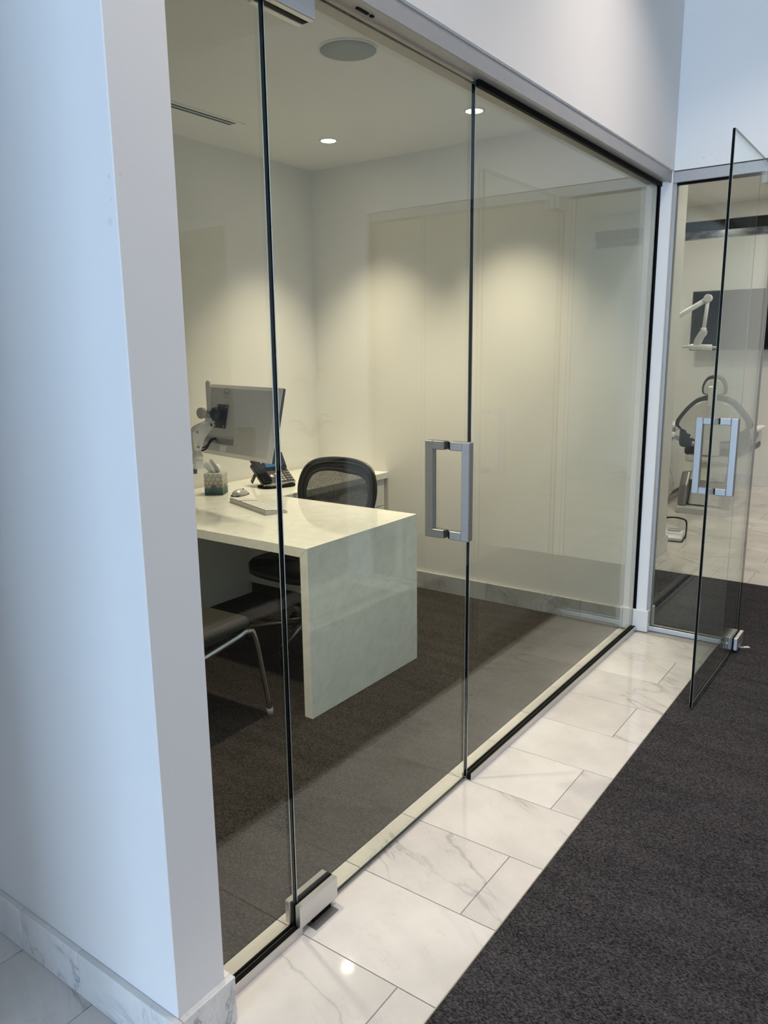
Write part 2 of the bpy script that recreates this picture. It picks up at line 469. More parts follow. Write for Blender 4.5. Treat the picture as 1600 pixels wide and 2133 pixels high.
# ------------------------------------------------------------------ walls and ceilings
struct('wall_left', box(XW0, XW1, YW, YB+0.12, 0, ZL, 0.002), 'wall_paint_left', 'white wall end in front of the glass, daylit blue on its side')
struct('wall_back', box(XW1, XF+0.13, YB, YB+0.12, 0, ZC), 'office_paint', 'white back wall of the office behind the desk')
struct('wall_far', box(XF, XF+0.13, 0.055, YB, 0, ZC), 'office_paint', 'white side wall of the office beside the mesh chair')
struct('wall_header', box(XW1, 4.130, YW-0.006, 0.065, ZH1, ZL), 'wall_paint', 'white wall above the office glass front')
struct('wall_cross_header', box(4.130, 4.262, -1.81, 0.065, ZH1, ZL), 'wall_paint_cross', 'white wall above the open glass door')
struct('wall_post', box(4.118, 4.235, -0.07, 0.055, 0, ZH1, 0.002), 'wall_paint', 'narrow white corner post between the two glass fronts')
struct('ceiling', box(XW1, XF, 0.065, YB, ZC, ZC+0.08), 'ceiling_paint', 'white office ceiling with downlights and speaker')
struct('ceiling_lobby', box(-9.1, 4.262, -4.3, 0.065, ZL, ZL+0.1), 'ceiling_paint', 'white ceiling over the corridor')
struct('ceiling_beyond', box(4.262, 9.6, -2.5, 2.3, 3.06, 3.16), 'ceiling_paint', 'white ceiling of the treatment room')
struct('wall_passage', box(4.25, 5.95, 0.351, 0.47, 0, 3.06), 'office_paint', 'white wall just past the open glass door')
struct('wall_room_left', box(4.25, 9.6, 2.2, 2.3, 0, 3.06), 'office_paint', 'white side wall of the treatment room')
struct('wall_room_right', box(4.262, 9.6, -2.5, -2.4, 0, 3.06), 'office_paint', 'white right wall of the treatment room')
# far wall with a clerestory slot
bm = bmesh.new()
bx(bm, 9.4, 9.6, -2.4, 2.2, 0, 2.70); bx(bm, 9.4, 9.6, -2.4, 2.2, 2.90, 3.06); bx(bm, 9.4, 9.6, 1.30, 2.2, 2.70, 2.90)
struct('wall_room_far', bm, 'office_paint', 'white end wall of the treatment room behind the dental chair')
# lobby shell (seen in reflections)
struct('wall_reception', box(4.130, 4.262, -3.1, -1.81, 0, ZL), 'wall_paint', 'white wall beside the reception counter')
bm = bmesh.new(); bx(bm, 4.130, 4.262, -4.2, -3.1, 2.43, ZL); bx(bm, 6.0, 6.1, -4.3, -3.0, 0, 2.53); bx(bm, 4.262, 6.0, -3.1, -3.0, 0, 2.43); bx(bm, 4.262, 6.0, -4.3, -4.2, 0, 2.43); bx(bm, 4.262, 6.0, -4.3, -3.0, 2.43, 2.53); bx(bm, 4.262, 6.0, -4.2, -3.1, -0.1, 0.0)
struct('wall_reception_recess', bm, 'wall_paint', 'unlit side passage beside the reception wall')
struct('wall_opposite', box(-9.1, 4.7, -4.3, -4.2, 0, ZL), 'wall_paint', 'white wall across the lobby')
struct('wall_lobby', box(-9.1, -1.20, 0.0, 0.13, 0, ZL), 'wall_paint', 'white lobby wall left of the passage')
struct('wall_passage_left', box(-1.33, -1.20, 0.13, 2.6, 0, ZL), 'wall_paint', 'white left wall of the passage')
struct('wall_passage_end', box(-1.33, XW0, 2.6, 2.72, 0, ZL), 'wall_paint', 'white end wall of the passage')
struct('ceiling_passage', box(-1.33, XW0, 0.065, 2.72, ZL, ZL+0.1), 'ceiling_paint', 'white ceiling of the passage')
bm = bmesh.new()
bx(bm, -9.1, -9.0, -4.2, -1.9, 0, ZL); bx(bm, -9.1, -9.0, -1.9, 0.0, 2.45, ZL); bx(bm, -9.1, -9.0, -0.10, 0.0, 0, 2.45)
struct('wall_window', bm, 'wall_paint', 'white lobby wall around the glazed entrance')
win = sroot('window_5', (-9.05, -1.0, 0), 'glazed entrance with slim dark frames at the lobby end')
for ya in (-1.9, -1.02, -0.14): part('mullion', 'gunmetal', win, -9.09, -9.01, ya, ya+0.04, 0.0, 2.45)
for za in (0.0, 2.41): part('rail', 'gunmetal', win, -9.09, -9.01, -1.9, -0.10, za, za+0.04)
for ya in (-1.86, -0.98): part('glass_pane', 'clear_glass', win, -9.055, -9.045, ya, ya+0.84, 0.04, 2.41)

# ------------------------------------------------------------------ headers (trim)
t2 = sroot('trim_2', (2.5, 0, ZH0), 'grey aluminium header channel over the office glass')
part('fascia', 'anodised_trim', t2, XW1, 4.118, YW, YW+0.012, ZH0, ZH1-0.004, bev=0.0015)
part('soffit', 'anodised_trim', t2, XW1, 4.118, YW+0.012, 0.06, ZH0+0.006, ZH1-0.004)
part('reveal', 'white_plastic', t2, XW1, 4.118, YW-0.003, YW+0.02, ZH1-0.004, ZH1)
t3 = sroot('trim_3', (4.18, -0.9, ZH0), 'grey aluminium header channel over the open glass door')
part('fascia', 'anodised_trim', t3, 4.134, 4.146, -1.81, -0.070, ZH0, ZH1-0.004, bev=0.0015)
part('soffit', 'anodised_trim', t3, 4.146, 4.25, -1.81, -0.070, ZH0+0.006, ZH1-0.004)
part('end_jamb', 'anodised_trim', t3, 4.134, 4.25, -1.83, -1.81, 0, ZH1)

# ------------------------------------------------------------------ glass panels
def pane(parent, x0, x1, y0, y1, z0, z1, thin):
    """glass slab; faces across the thin axis are clear, the cut edges dark"""
    bm = bmesh.new(); bx(bm, x0, x1, y0, y1, z0, z1, 0.0013)
    bm.normal_update(); ti = 'xyz'.index(thin)
    for f in bm.faces:
        n_ = f.normal; m_ = max(abs(n_.x), abs(n_.y), abs(n_.z))
        f.material_index = (0 if abs(n_[ti]) > 0.9 else 1) if m_ > 0.9 else 2
    return obj('glass_pane', bm, None, parent, mats=['clear_glass', 'glass_edge', 'glass_arris'])
GT = 0.006
def fixed_y(name, xa, xb, label):
    r_ = sroot(name, ((xa+xb)/2, 0, 0), label)
    pane(r_, xa, xb, -GT, GT, 0.012, ZH0+0.004, 'y')
    part('sill_channel', 'satin_aluminium', r_, xa, xb+0.002, -0.026, -0.0215, 0.0, 0.027, bev=0.001)
    part('sill_channel', 'satin_aluminium', r_, xa, xb+0.002, 0.0115, 0.016, 0.0, 0.02)
    part('gasket', 'black_rubber', r_, xa, xb+0.001, -0.0213, -GT, 0.002, 0.025)
    part('gasket', 'black_rubber', r_, xa, xb, -0.020, -GT, ZH0-0.013, ZH0+0.006)
    part('gasket', 'black_rubber', r_, xa, xb, GT, 0.0113, 0.002, 0.018)
    return r_
fixed_y('window_1', XW1, X0-0.003, 'narrow fixed glass panel beside the near white wall')
w2 = fixed_y('window_2', X1+0.003, 4.118, 'wide fixed glass panel ending at the white corner post')
part('post_gasket', 'black_rubber', w2, 4.113, 4.118, -0.014, -GT, 0.03, ZH0)

def patch(parent, xa, xb, za, zb, yc=0.0, knuckle=True):
    """clamp of two metal plates on a door pane lying along x"""
    p = part('patch_fitting', 'satin_aluminium', parent, xa, xb, yc-0.028, yc-0.0095, za, zb, bev=0.002)
    q = obj('inner_plate', box(xa, xb, yc+0.0095, yc+0.028, za, zb, bev=0.002), 'satin_aluminium', p)
    obj('clamp_liner', box(xa+0.002, xb-0.002, yc-0.0095, yc+0.0095, za+0.001, zb-0.001), 'black_rubber', p)
    return p
def pull(parent, xc, yc, za, zb, depth=0.082, t=0.028):
    h = thing('pull_handle', (xc, yc, (za+zb)/2), None, None); h.parent = parent
    h.location = Vector((xc, yc, (za+zb)/2)) - Vector(parent.location)
    def add(nm, mat, *a, **k):
        bm = box(*a, **k); xf(bm, Matrix.Translation((-xc, -yc, -(za+zb)/2))); o = obj(nm, bm, mat, None, world=False); o.parent = h
    for s in (-1, 1):
        ya, yb = sorted((yc+s*depth, yc+s*(depth-t)))
        add('grip_bar', 'brushed_steel', xc-t/2, xc+t/2, ya, yb, za, zb, bev=0.002)
        for z0 in (za, zb-t):
            ya, yb = sorted((yc+s*(depth-t), yc+s*0.011))
            add('stem', 'brushed_steel', xc-t/2, xc+t/2, ya, yb, z0, z0+t, bev=0.002)
            ya, yb = sorted((yc+s*0.011, yc+s*0.0062))
            add('washer', 'black_rubber', xc-t/2+0.002, xc+t/2-0.002, ya, yb, z0+0.002, z0+t-0.002)
    return h
d1 = sroot('door_1', ((X0+X1)/2, 0, 0), 'closed glass office door with square steel pull handle')
pane(d1, X0+0.001, X1-0.001, -GT, GT, 0.010, ZH0-0.003, 'y')
patch(d1, X0-0.012, X0+0.145, 0.022, 0.088)
patch(d1, X0-0.012, X0+0.145, 2.252, 2.318)
part('floor_pivot', 'gunmetal', d1, X0+0.03, X0+0.125, -0.046, -0.002, -0.002, 0.004, bev=0.001)
part('pivot_block', 'black_rubber', d1, X0+0.045, X0+0.12, -0.022, 0.022, 0.004, 0.022)
part('strike_slot', 'black_rubber', t2, X0+0.30, X0+0.345, -0.030, -0.022, ZH0+0.003, ZH0+0.0075)
part('strike_slot', 'black_rubber', t2, X0+0.355, X0+0.366, -0.030, -0.022, ZH0+0.003, ZH0+0.0075)
pull(d1, X1-0.130, 0.0, 0.928, 1.246)

def fixed_x(name, ya, yb, label):
    r_ = sroot(name, (X2, (ya+yb)/2, 0), label)
    pane(r_, X2-GT, X2+GT, ya, yb, 0.012, ZH0+0.004, 'x')
    part('sill_channel', 'satin_aluminium', r_, X2-0.027, X2-0.022, ya, yb, 0.0, 0.027, bev=0.001)
    part('sill_channel', 'satin_aluminium', r_, X2+0.0115, X2+0.016, ya, yb, 0.0, 0.02)
    part('gasket', 'black_rubber', r_, X2-0.0218, X2-GT, ya, yb, 0.002, 0.025)
    part('gasket', 'black_rubber', r_, X2-0.020, X2-GT, ya, yb, ZH0-0.010, ZH0+0.006)
    return r_
w3 = fixed_x('window_3', -0.457, -0.070, 'fixed glass panel between the corner post and the open door')
part('edge_channel', 'anodised_trim', w3, X2-0.022, X2-0.008, -0.082, -0.070, 0.027, ZH0)
part('edge_channel', 'anodised_trim', w3, X2+0.008, X2+0.022, -0.082, -0.070, 0.027, ZH0)
fixed_x('window_4', -1.81, -1.415, 'fixed glass panel on the far side of the open door')
YD = -0.527
d2 = sroot('door_2', (3.73, YD, 0), 'open glass door swung into the corridor with steel pull')
pane(d2, 3.268, 4.182, YD-GT, YD+GT, 0.012, ZH0, 'y')
patch(d2, 4.040, 4.188, 0.020, 0.085, YD)
patch(d2, 4.040, 4.188, 2.255, 2.320, YD)
pull(d2, 3.366, YD, 0.930, 1.248)

# ------------------------------------------------------------------ baseboards
def base_run(name, label, pieces, mat='marble_base'):
    """pieces: list of (x0,x1,y0,y1,h); each a marble piece with an eased top"""
    r_ = sroot(name, ((pieces[0][0]+pieces[0][1])/2, (pieces[0][2]+pieces[0][3])/2, 0), label)
    for (xa, xb, ya, yb, h) in pieces:
        c = Vector(((xa+xb)/2, (ya+yb)/2, 0))
        bm = box(xa, xb, ya, yb, 0.0, h, bev=0.0025, seg=2); xf(bm, Matrix.Translation(-c))
        o = obj('marble_piece', bm, mat, None, world=False); o.parent = r_; o.location = c-Vector(r_.location)
    return r_
BH = 0.121; BT = 0.017
pc = []
ys = [YW-BT, 0.284, 0.538, 0.843, 1.148, 1.453, 1.758, 2.063, 2.37]
for a, b in zip(ys, ys[1:]): pc.append((XW0-BT, XW0, a+0.0006, b-0.0006, BH))
base_run('baseboard_left', 'grey veined marble baseboard on the daylit wall side', pc)
base_run('baseboard_wall_end', 'grey veined marble base wrapping the white wall end',
         [(XW0+0.0005, XW1+BT, YW-BT, YW, BH), (XW1, XW1+BT, YW+0.0005, -0.030, BH)])
pc = []
ys = [0.056, 0.30, 0.91, 1.52, 1.66]
for a, b in zip(ys, ys[1:]): pc.append((XF-BT, XF, a+0.0006, b-0.0006, BH-0.006))
base_run('baseboard_office', 'grey veined marble baseboard along the office side wall', pc, 'marble_grey_shaded')
base_run('baseboard_office_back', 'marble baseboard along the office back wall under the desk', [(1.04, 1.6, YB-BT, YB, BH), (1.601, 2.2, YB-BT, YB, BH), (2.201, 2.8, YB-BT, YB, BH)], 'marble_grey_shaded')
base_run('baseboard_post', 'white marble block at the foot of the corner post',
         [(4.105, 4.118, -0.083, 0.0, BH), (4.1185, 4.150, -0.083, -0.070, BH), (4.19, 4.235, -0.083, -0.070, BH), (4.105, 4.118, 0.017, 0.055, BH)])
pc = [(a, b-0.001, 0.351-BT, 0.351, BH) for a, b in ((4.27, 4.7), (4.7, 5.31), (5.31, 5.95+BT))] + [(5.95, 5.95+BT, 0.352, 0.47, BH)]
base_run('baseboard_passage', 'marble baseboard on the wall past the open door', pc)
pc = []; y = -2.4
while y < 2.19: pc.append((9.4-BT, 9.4, y, min(y+0.605, 2.19), 0.125)); y += 0.6096
base_run('baseboard_room', 'marble baseboard on the treatment room end wall', pc)

# ------------------------------------------------------------------ office ceiling fixtures
def downlight(x, y, label, power=168):
    d = thing('recessed_downlight', (x, y, ZC), label, 'downlight', group='office downlights')
    bm = bmesh.new(); lathe(bm, [(0.040, 0.0), (0.052, 0.0), (0.052, -0.003), (0.043, -0.004), (0.040, 0.0)], 28, cap=False); obj('trim_ring', bm, 'white_plastic', d, world=False)
    bm = bmesh.new(); lathe(bm, [(0.0395, -0.0008), (0.0395, -0.0022)], 28); obj('lens', bm, 'lamp_lens', d, world=False)
    l = bpy.data.lights.new('downlight_beam', 'SPOT'); l.energy = power; l.color = (1.0, 0.84, 0.62)
    l.spot_size = R(88); l.spot_blend = 0.9; l.shadow_soft_size = 0.04
    o = bpy.data.objects.new('downlight_beam', l); COL.objects.link(o); o.parent = d; o.location = (0, 0, -0.012)
    return d
downlight(3.605, 1.68, 'round lit downlight in the office ceiling nearer the back corner', 145)
downlight(3.62, 0.765, 'round lit downlight in the ceiling crossed by the glass door edge')
# one more of the same grid, out of sight behind the near wall
for x, y in ((1.58, 0.775),):
    l = bpy.data.lights.new('downlight_beam', 'SPOT'); l.energy = 168; l.color = (1.0, 0.84, 0.62); l.spot_size = R(88); l.spot_blend = 0.9; l.shadow_soft_size = 0.04
    o = bpy.data.objects.new('downlight_beam', l); COL.objects.link(o); o.location = (x, y, ZC-0.012)
sp = thing('ceiling_speaker', (2.625, 0.772, ZC), 'round grey speaker grille in the office ceiling', 'speaker')
bm = bmesh.new(); lathe(bm, [(0.117, 0), (0.117, -0.004), (0.112, -0.006), (0.110, -0.002)], 48, cap=False); obj('rim', bm, 'ceiling_paint', sp, world=False)
bm = bmesh.new(); lathe(bm, [(0.1115, -0.001), (0.1115, -0.004), (0.06, -0.0055), (0.002, -0.006)], 48); obj('grille', bm, 'speaker_grille', sp, world=False)
vt = thing('slot_diffuser', (2.75, 1.87, ZC), 'long white slot air vent with two dark slots in the ceiling', 'air vent')
for ya, yb in ((1.815, 1.832), (1.851, 1.862), (1.881, 1.925)): part('flange', 'ceiling_paint', vt, 2.30, 3.10, ya, yb, ZC-0.004, ZC-0.0005)
part('end_cap', 'ceiling_paint', vt, 3.0502, 3.0998, 1.8322, 1.8808, ZC-0.0042, ZC-0.0006)
for ya in (1.832, 1.862): part('dark_slot', 'dark_void', vt, 2.30, 3.05, ya, ya+0.019, ZC-0.0046, ZC-0.0005)

# ------------------------------------------------------------------ desk and counter
ZD = 0.748; DX0, DX1, DY0 = 2.283, 3.095, 0.762
desk = thing('waterfall_desk', ((DX0+DX1)/2, 1.5, 0), 'pale stone waterfall desk with end panel facing the glass', 'desk')
TH = 0.042
prof = [(DY0, 0.003), (DY0, ZD), (YB-0.001, ZD), (YB-0.001, ZD-TH), (DY0+TH, ZD-TH), (DY0+TH, 0.003)]
bm = bmesh.new(); prism(bm, [(DY0+0.0004, ZD), (YB-0.001, ZD), (YB-0.001, ZD-TH), (DY0+TH+0.0004, ZD-TH)], DX0, DX1, 'x', 0.001, 1); obj('desk_top', bm, 'quartzite', desk)
bm = bmesh.new(); prism(bm, [(DY0, 0.003), (DY0, ZD-0.0006), (DY0+TH, ZD-TH-0.0006), (DY0+TH, 0.003)], DX0, DX1, 'x', 0.001, 1); obj('end_panel', bm, 'quartzite', desk)
ct = thing('return_counter', (3.6, 1.95, 0), 'stone topped white counter along the back wall behind the chair', 'counter')
part('counter_top', 'quartzite', ct, DX1+0.001, XF-0.001, 1.66, YB-0.001, ZD-TH, ZD, bev=0.002)
part('carcass', 'white_laminate', ct, DX1+0.30, XF-0.003, 1.70, YB-0.002, 0.08, ZD-TH-0.001)
part('plinth', 'dark_laminate', ct, DX1+0.32, XF-0.003, 1.74, YB-0.002, 0.003, 0.08)
for i in range(2):
    xa = DX1+0.304+i*0.356
    for za, zb in ((0.09, 0.34), (0.345, 0.52), (0.525, 0.70)):
        d = part('drawer_front', 'white_laminate', ct, xa, xa+0.352, 1.681, 1.699, za, zb, bev=0.002)
        obj('pull', box(xa+0.11, xa+0.24, 1.666, 1.680, zb-0.035, zb-0.025, bev=0.002), 'brushed_steel', d)

# ------------------------------------------------------------------ monitor and arm
mon = thing('monitor', (2.733, 1.576, 1.188), 'grey backed computer monitor on a clamp arm over the desk', 'monitor', rot=(R(0.6), R(12.9), R(-9.5)))
W2, H2 = 0.305, 0.181
def rrect(w, h, r, n=4):
    o = []
    for cx, cy, a0 in ((w-r, h-r, 0), (-w+r, h-r, 90), (-w+r, -h+r, 180), (w-r, -h+r, 270)):
        for k in range(n+1):
            a = R(a0+90*k/n); o.append((cx+r*math.cos(a), cy+r*math.sin(a)))
    return o
bm = bmesh.new(); prism(bm, rrect(W2, H2, 0.006), 0.0, 0.016, 'x', 0.002); obj('bezel', bm, 'black_plastic', mon, world=False)
bm = bmesh.new(); prism(bm, rrect(W2-0.006, H2-0.006, 0.003), 0.0155, 0.0172, 'x'); obj('screen', bm, 'black_gloss', mon, world=False)
bm = bmesh.new(); A = rrect(W2-0.001, H2-0.001, 0.007); B = rrect(W2-0.02, H2-0.02, 0.01)
va = [bm.verts.new((0.0, p[0], p[1])) for p in A]; vb = [bm.verts.new((-0.006, p[0], p[1])) for p in A]; vc = [bm.verts.new((-0.022, p[0], p[1])) for p in B]
n = len(A)
for U, V in ((va, vb), (vb, vc)):
    for k in range(n): f = bm.faces.new((U[k], U[(k+1) % n], V[(k+1) % n], V[k]))
bm.faces.new(vc); bm.faces.new(list(reversed(va))); bs = obj('back_shell', bm, 'grey_plastic', mon, world=False)
bm = box(-0.0235, -0.0215, 0.004, 0.28, -0.122, -0.092); obj('port_recess', bm, 'gunmetal', bs, world=False)
bm = box(-0.0240, -0.0216, 0.004, 0.28, -0.091, -0.080); obj('vent_strip', bm, 'silver_plastic', bs, world=False)
bm = box(-0.0232, -0.0216, 0.058, 0.112, -0.160, -0.129); obj('spec_label', bm, 'paper', bs, world=False)
bm = bmesh.new(); tube(bm, [(-0.0222, 0.124+0.026*math.cos(2*math.pi*k/28), 0.136+0.026*math.sin(2*math.pi*k/28)) for k in range(28)], 0.0011, 6, closed=True)
obj('logo_ring', bm, 'gunmetal', bs, world=False)
def text_mesh(name, s, size, mat, parent, matrix):
    cu = bpy.data.curves.new(name, 'FONT'); cu.body = s; cu.size = size; cu.align_x = 'CENTER'; cu.align_y = 'CENTER'; cu.extrude = 0.0004
    to = bpy.data.objects.new(name, cu); COL.objects.link(to)
    dg = bpy.context.evaluated_depsgraph_get(); me = bpy.data.meshes.new_from_object(to.evaluated_get(dg))
    bpy.data.objects.remove(to); me.transform(matrix); me.materials.clear(); me.materials.append(M[mat]); me.name = name
    o = bpy.data.objects.new(name, me); COL.objects.link(o); o.parent = parent; return o
# lettering reads from behind the monitor: right = -y, up = +z, out = -x
LM = Matrix(((0, 0, -1, -0.0226), (-1, 0, 0, 0.124), (0, 1, 0, 0.136), (0, 0, 0, 1)))
text_mesh('logo_text', 'DELL', 0.0165, 'gunmetal', bs, LM)

arm = thing('desk_clamp_arm', (2.60, 1.80, ZD), 'white jointed monitor arm with grey pole and beige knob', 'monitor arm')
def mp(x, y, z):  # a point given in the monitor's frame
    return parent_world(mon) @ Vector((x, y, z))
bm = bmesh.new(); prism(bm, rrect(0.050, 0.060, 0.004), -0.028, -0.0245, 'x', 0.001); xf(bm, Matrix.Translation((0, 0.138, 0.017))); xf(bm, parent_world(mon)); mpl = obj('mount_plate', bm, 'black_plastic', arm)
for sy, sz in ((-1, -1), (-1, 1), (1, -1), (1, 1)):
    bm = bmesh.new(); lathe(bm, [(0.005, -0.028), (0.005, -0.030), (0.003, -0.0305)], 10, axis='x', c=(0, 0.138+sy*0.040, 0.017+sz*0.050)); xf(bm, parent_world(mon)); obj('screw', bm, 'chrome', mpl)
bm = bmesh.new(); lathe(bm, [(0.012, -0.080), (0.030, -0.072), (0.036, -0.060), (0.036, -0.046), (0.028, -0.029)], 20, c=(0, 0.150, 0.022), axis='x'); xf(bm, parent_world(mon)); obj('tilt_head', bm, 'black_plastic', arm)
PX, PY = 2.692, 1.752
HP = mp(-0.078, 0.150, 0.022)
bm = bmesh.new(); tube(bm, [HP, (PX+0.005, PY, 1.232)], 0.010, 10); obj('ball_stem', bm, 'black_plastic', arm)
bm = bmesh.new(); tube(bm, [(PX, PY, 1.205), (PX, PY, 1.383), (PX+0.004, PY, 1.388)], [0.0125, 0.0125, 0.009], 14); obj('pole', bm, 'grey_plastic', arm)
bm = bmesh.new(); lathe(bm, [(0.008, -0.012), (0.008, -0.034), (0.014, -0.036), (0.026, -0.040), (0.028, -0.046), (0.028, -0.062), (0.022, -0.066)], 12, axis='x', c=(PX, PY, 1.233)); obj('clamp_knob', bm, 'knob_beige', arm)
bm = bmesh.new(); bx(bm, PX-0.020, PX+0.020, PY-0.018, PY+0.018, 1.180, 1.206, 0.005, 2); obj('pole_socket', bm, 'white_plastic', arm)
hook = [(2.654, 1.186), (2.674, 1.191), (2.691, 1.188), (2.704, 1.173), (2.697, 1.158), (2.67, 1.139), (2.638, 1.108), (2.621, 1.08), (2.614, 1.054), (2.596, 1.044), (2.575, 1.051), (2.565, 1.067), (2.560, 1.104), (2.561, 1.134), (2.578, 1.157), (2.609, 1.177)]
bm = bmesh.new(); prism(bm, [tuple(p) for p in smooth_loop(hook, 3)], PY-0.018, PY+0.018, 'y', 0.005, 3); el = obj('elbow', bm, 'white_plastic', arm)
for bx_, bz_ in ((2.678, 1.17), (2.585, 1.141), (2.587, 1.066)):
    bm = bmesh.new(); lathe(bm, [(0.0095, 0.0), (0.0095, -0.003), (0.005, -0.0035)], 14, axis='y', c=(bx_, PY-0.0182, bz_)); obj('bolt', bm, 'chrome', el)
cx_, cy_ = 2.594, PY
bm = bmesh.new(); lathe(bm, [(0.026, 1.006), (0.030, 1.008), (0.030, 1.028), (0.022, 1.032), (0.020, 1.050)], 22, c=(cx_, cy_, 0)); obj('collar', bm, 'white_plastic', arm)
bm = bmesh.new(); lathe(bm, [(0.026, 0.958), (0.029, 0.962), (0.029, 1.003), (0.027, 1.006)], 22, c=(cx_, cy_, 0)); obj('swivel_drum', bm, 'white_plastic', arm)
bm = bmesh.new(); lathe(bm, [(0.010, 0.935), (0.012, 0.937), (0.012, 0.958)], 14, c=(cx_-0.02, cy_, 0)); obj('tension_screw', bm, 'black_plastic', arm)
bm = bmesh.new(); tube(bm, [(cx_-0.005, cy_, 0.982), (2.36, 1.86, 0.982)], [(0.016, 0.022)]*2, 12, flat=(0, 0, 1)); obj('lower_link', bm, 'white_plastic', arm)
bm = bmesh.new(); lathe(bm, [(0.022, ZD+0.012), (0.024, ZD+0.016), (0.024, 1.008), (0.020, 1.012)], 20, c=(2.36, 1.86, 0)); obj('desk_post', bm, 'white_plastic', arm)
bm = bmesh.new(); bx(bm, 2.300, 2.420, 1.80, 1.92, ZD, ZD+0.012, 0.004, 2); obj('base_plate', bm, 'white_plastic', arm)
for dz in (0.0, 0.012):
    bm = bmesh.new(); tube(bm, smooth_path([mp(-0.024, 0.16, -0.098), mp(-0.045, 0.17, -0.12+dz), (cx_+0.05, cy_-0.01, 1.052+dz), (cx_+0.012, cy_+0.004, 1.046+dz)], 6), 0.0045, 8); obj('cable', bm, 'black_rubber', arm)

# ------------------------------------------------------------------ desk top items
tb = thing('tissue_box', (2.949, 2.019, ZD), 'cube tissue box with hexagon print on the desk', 'tissue box', rz=R(31))
bm = bmesh.new(); bx(bm, -0.052, 0.052, -0.052, 0.052, 0, 0.122, 0.0015); obj('carton', bm, 'hexagon_print', tb, world=False)
bm = bmesh.new(); prism(bm, [(0.03*math.cos(a*math.pi/8), 0.02*math.sin(a*math.pi/8)) for a in range(16)], 0.1215, 0.1226, 'z'); obj('opening', bm, 'dark_laminate', tb, world=False)
bm = bmesh.new()
rows = []
for i in range(9):
    t = i/8; row = []
    for j in range(11):
        s = j/10*2-1
        wv = 0.012*math.sin(s*5+t*2)+0.007*math.sin(s*11+3*t)
        row.append(bm.verts.new((s*(0.022+0.036*t*(1-0.45*t)) - 0.026*t*t, wv*(1-0.3*t)+0.010*t, 0.116+0.080*t*(1-0.45*abs(s)**1.5)+0.006*math.sin(7*s))))
    rows.append(row)
for a, b in zip(rows, rows[1:]):
    for j in range(10): f = bm.faces.new((a[j], a[j+1], b[j+1], b[j])); f.smooth = True
xf(bm, Matrix.Rotation(R(-75), 4, 'Z')); ti = obj('tissue', bm, 'paper', tb, world=False); md = ti.modifiers.new('thickness', 'SOLIDIFY'); md.thickness = 0.0012

ms = thing('computer_mouse', (2.985, 1.868, ZD), 'small silver computer mouse by the tissue box', 'mouse', rz=R(8))
bm = bmesh.new(); rings = []
for i in range(13):
    t = i/12; x = -0.055+0.11*t; wdt = 0.031*math.sqrt(max(0.02, 1-(2*t-1)**4)); hh = 0.034*math.sin(math.pi*min(1, 0.12+0.80*t)**0.9)**0.7
    rings.append([bm.verts.new((x, wdt*math.cos(a), 0.004+hh*max(0, math.sin(a))**0.8)) for a in [math.pi*k/10 for k in range(11)]])
for a, b in zip(rings, rings[1:]):
    for k in range(10): f = bm.faces.new((a[k], a[k+1], b[k+1], b[k])); f.smooth = True
bm.faces.new(rings[0]); bm.faces.new(rings[-1])
obj('shell', bm, 'silver_plastic', ms, world=False)
bm = bmesh.new(); prism(bm, [(-0.05, -0.026), (0.05, -0.026), (0.05, 0.026), (-0.05, 0.026)], 0.0, 0.008, 'z', 0.002); obj('underside', bm, 'black_plastic', ms, world=False)
bm = bmesh.new(); lathe(bm, [(0.007, -0.003), (0.008, 0), (0.007, 0.003)], 14, axis='y', c=(0.028, 0, 0.028)); obj('scroll_wheel', bm, 'black_rubber', ms, world=False)

kb = thing('keyboard', (2.795, 1.545, ZD), 'slim silver keyboard on the stone desk under the monitor', 'keyboard', rz=R(70.3))
# local x: long axis, local y: +y towards the raised rear edge (faces the glass side)
bm = bmesh.new(); prism(bm, [(-0.058, 0.0), (0.058, 0.0), (0.058, 0.022), (-0.058, 0.010)], -0.218, 0.218, 'x', 0.0015); obj('case', bm, 'silver_plastic', kb, world=False)
bm = bmesh.new()
for rI in range(5):
    yk = -0.047+rI*0.0205
    zz = 0.010+(yk+0.058)/0.116*0.012
    for cI in range(21):
        xk = -0.207+cI*0.0199
        if cI in (15,) : continue
        bx(bm, xk, xk+0.0172, yk, yk+0.0175, zz, zz+0.0045)
bm2 = bmesh.new(); prism(bm2, [(-0.052, 0.0118), (0.056, 0.0228), (0.056, 0.0232), (-0.052, 0.0122)], -0.211, 0.214, 'x'); obj('key_bed', bm2, 'gunmetal', kb, world=False)
ky = obj('keys', bm, 'white_plastic', kb, world=False); ky['kind'] = 'stuff'
bm = bmesh.new(); lathe(bm, [(0.004, 0.2175), (0.004, 0.2195)], 10, axis='x', c=(0, 0.05, 0.012)); obj('power_button', bm, 'black_rubber', kb, world=False)

ph = thing('desk_phone', (3.330, 1.950, ZD), 'black desk phone with lit blue screen behind the monitor', 'phone', rz=R(-16))
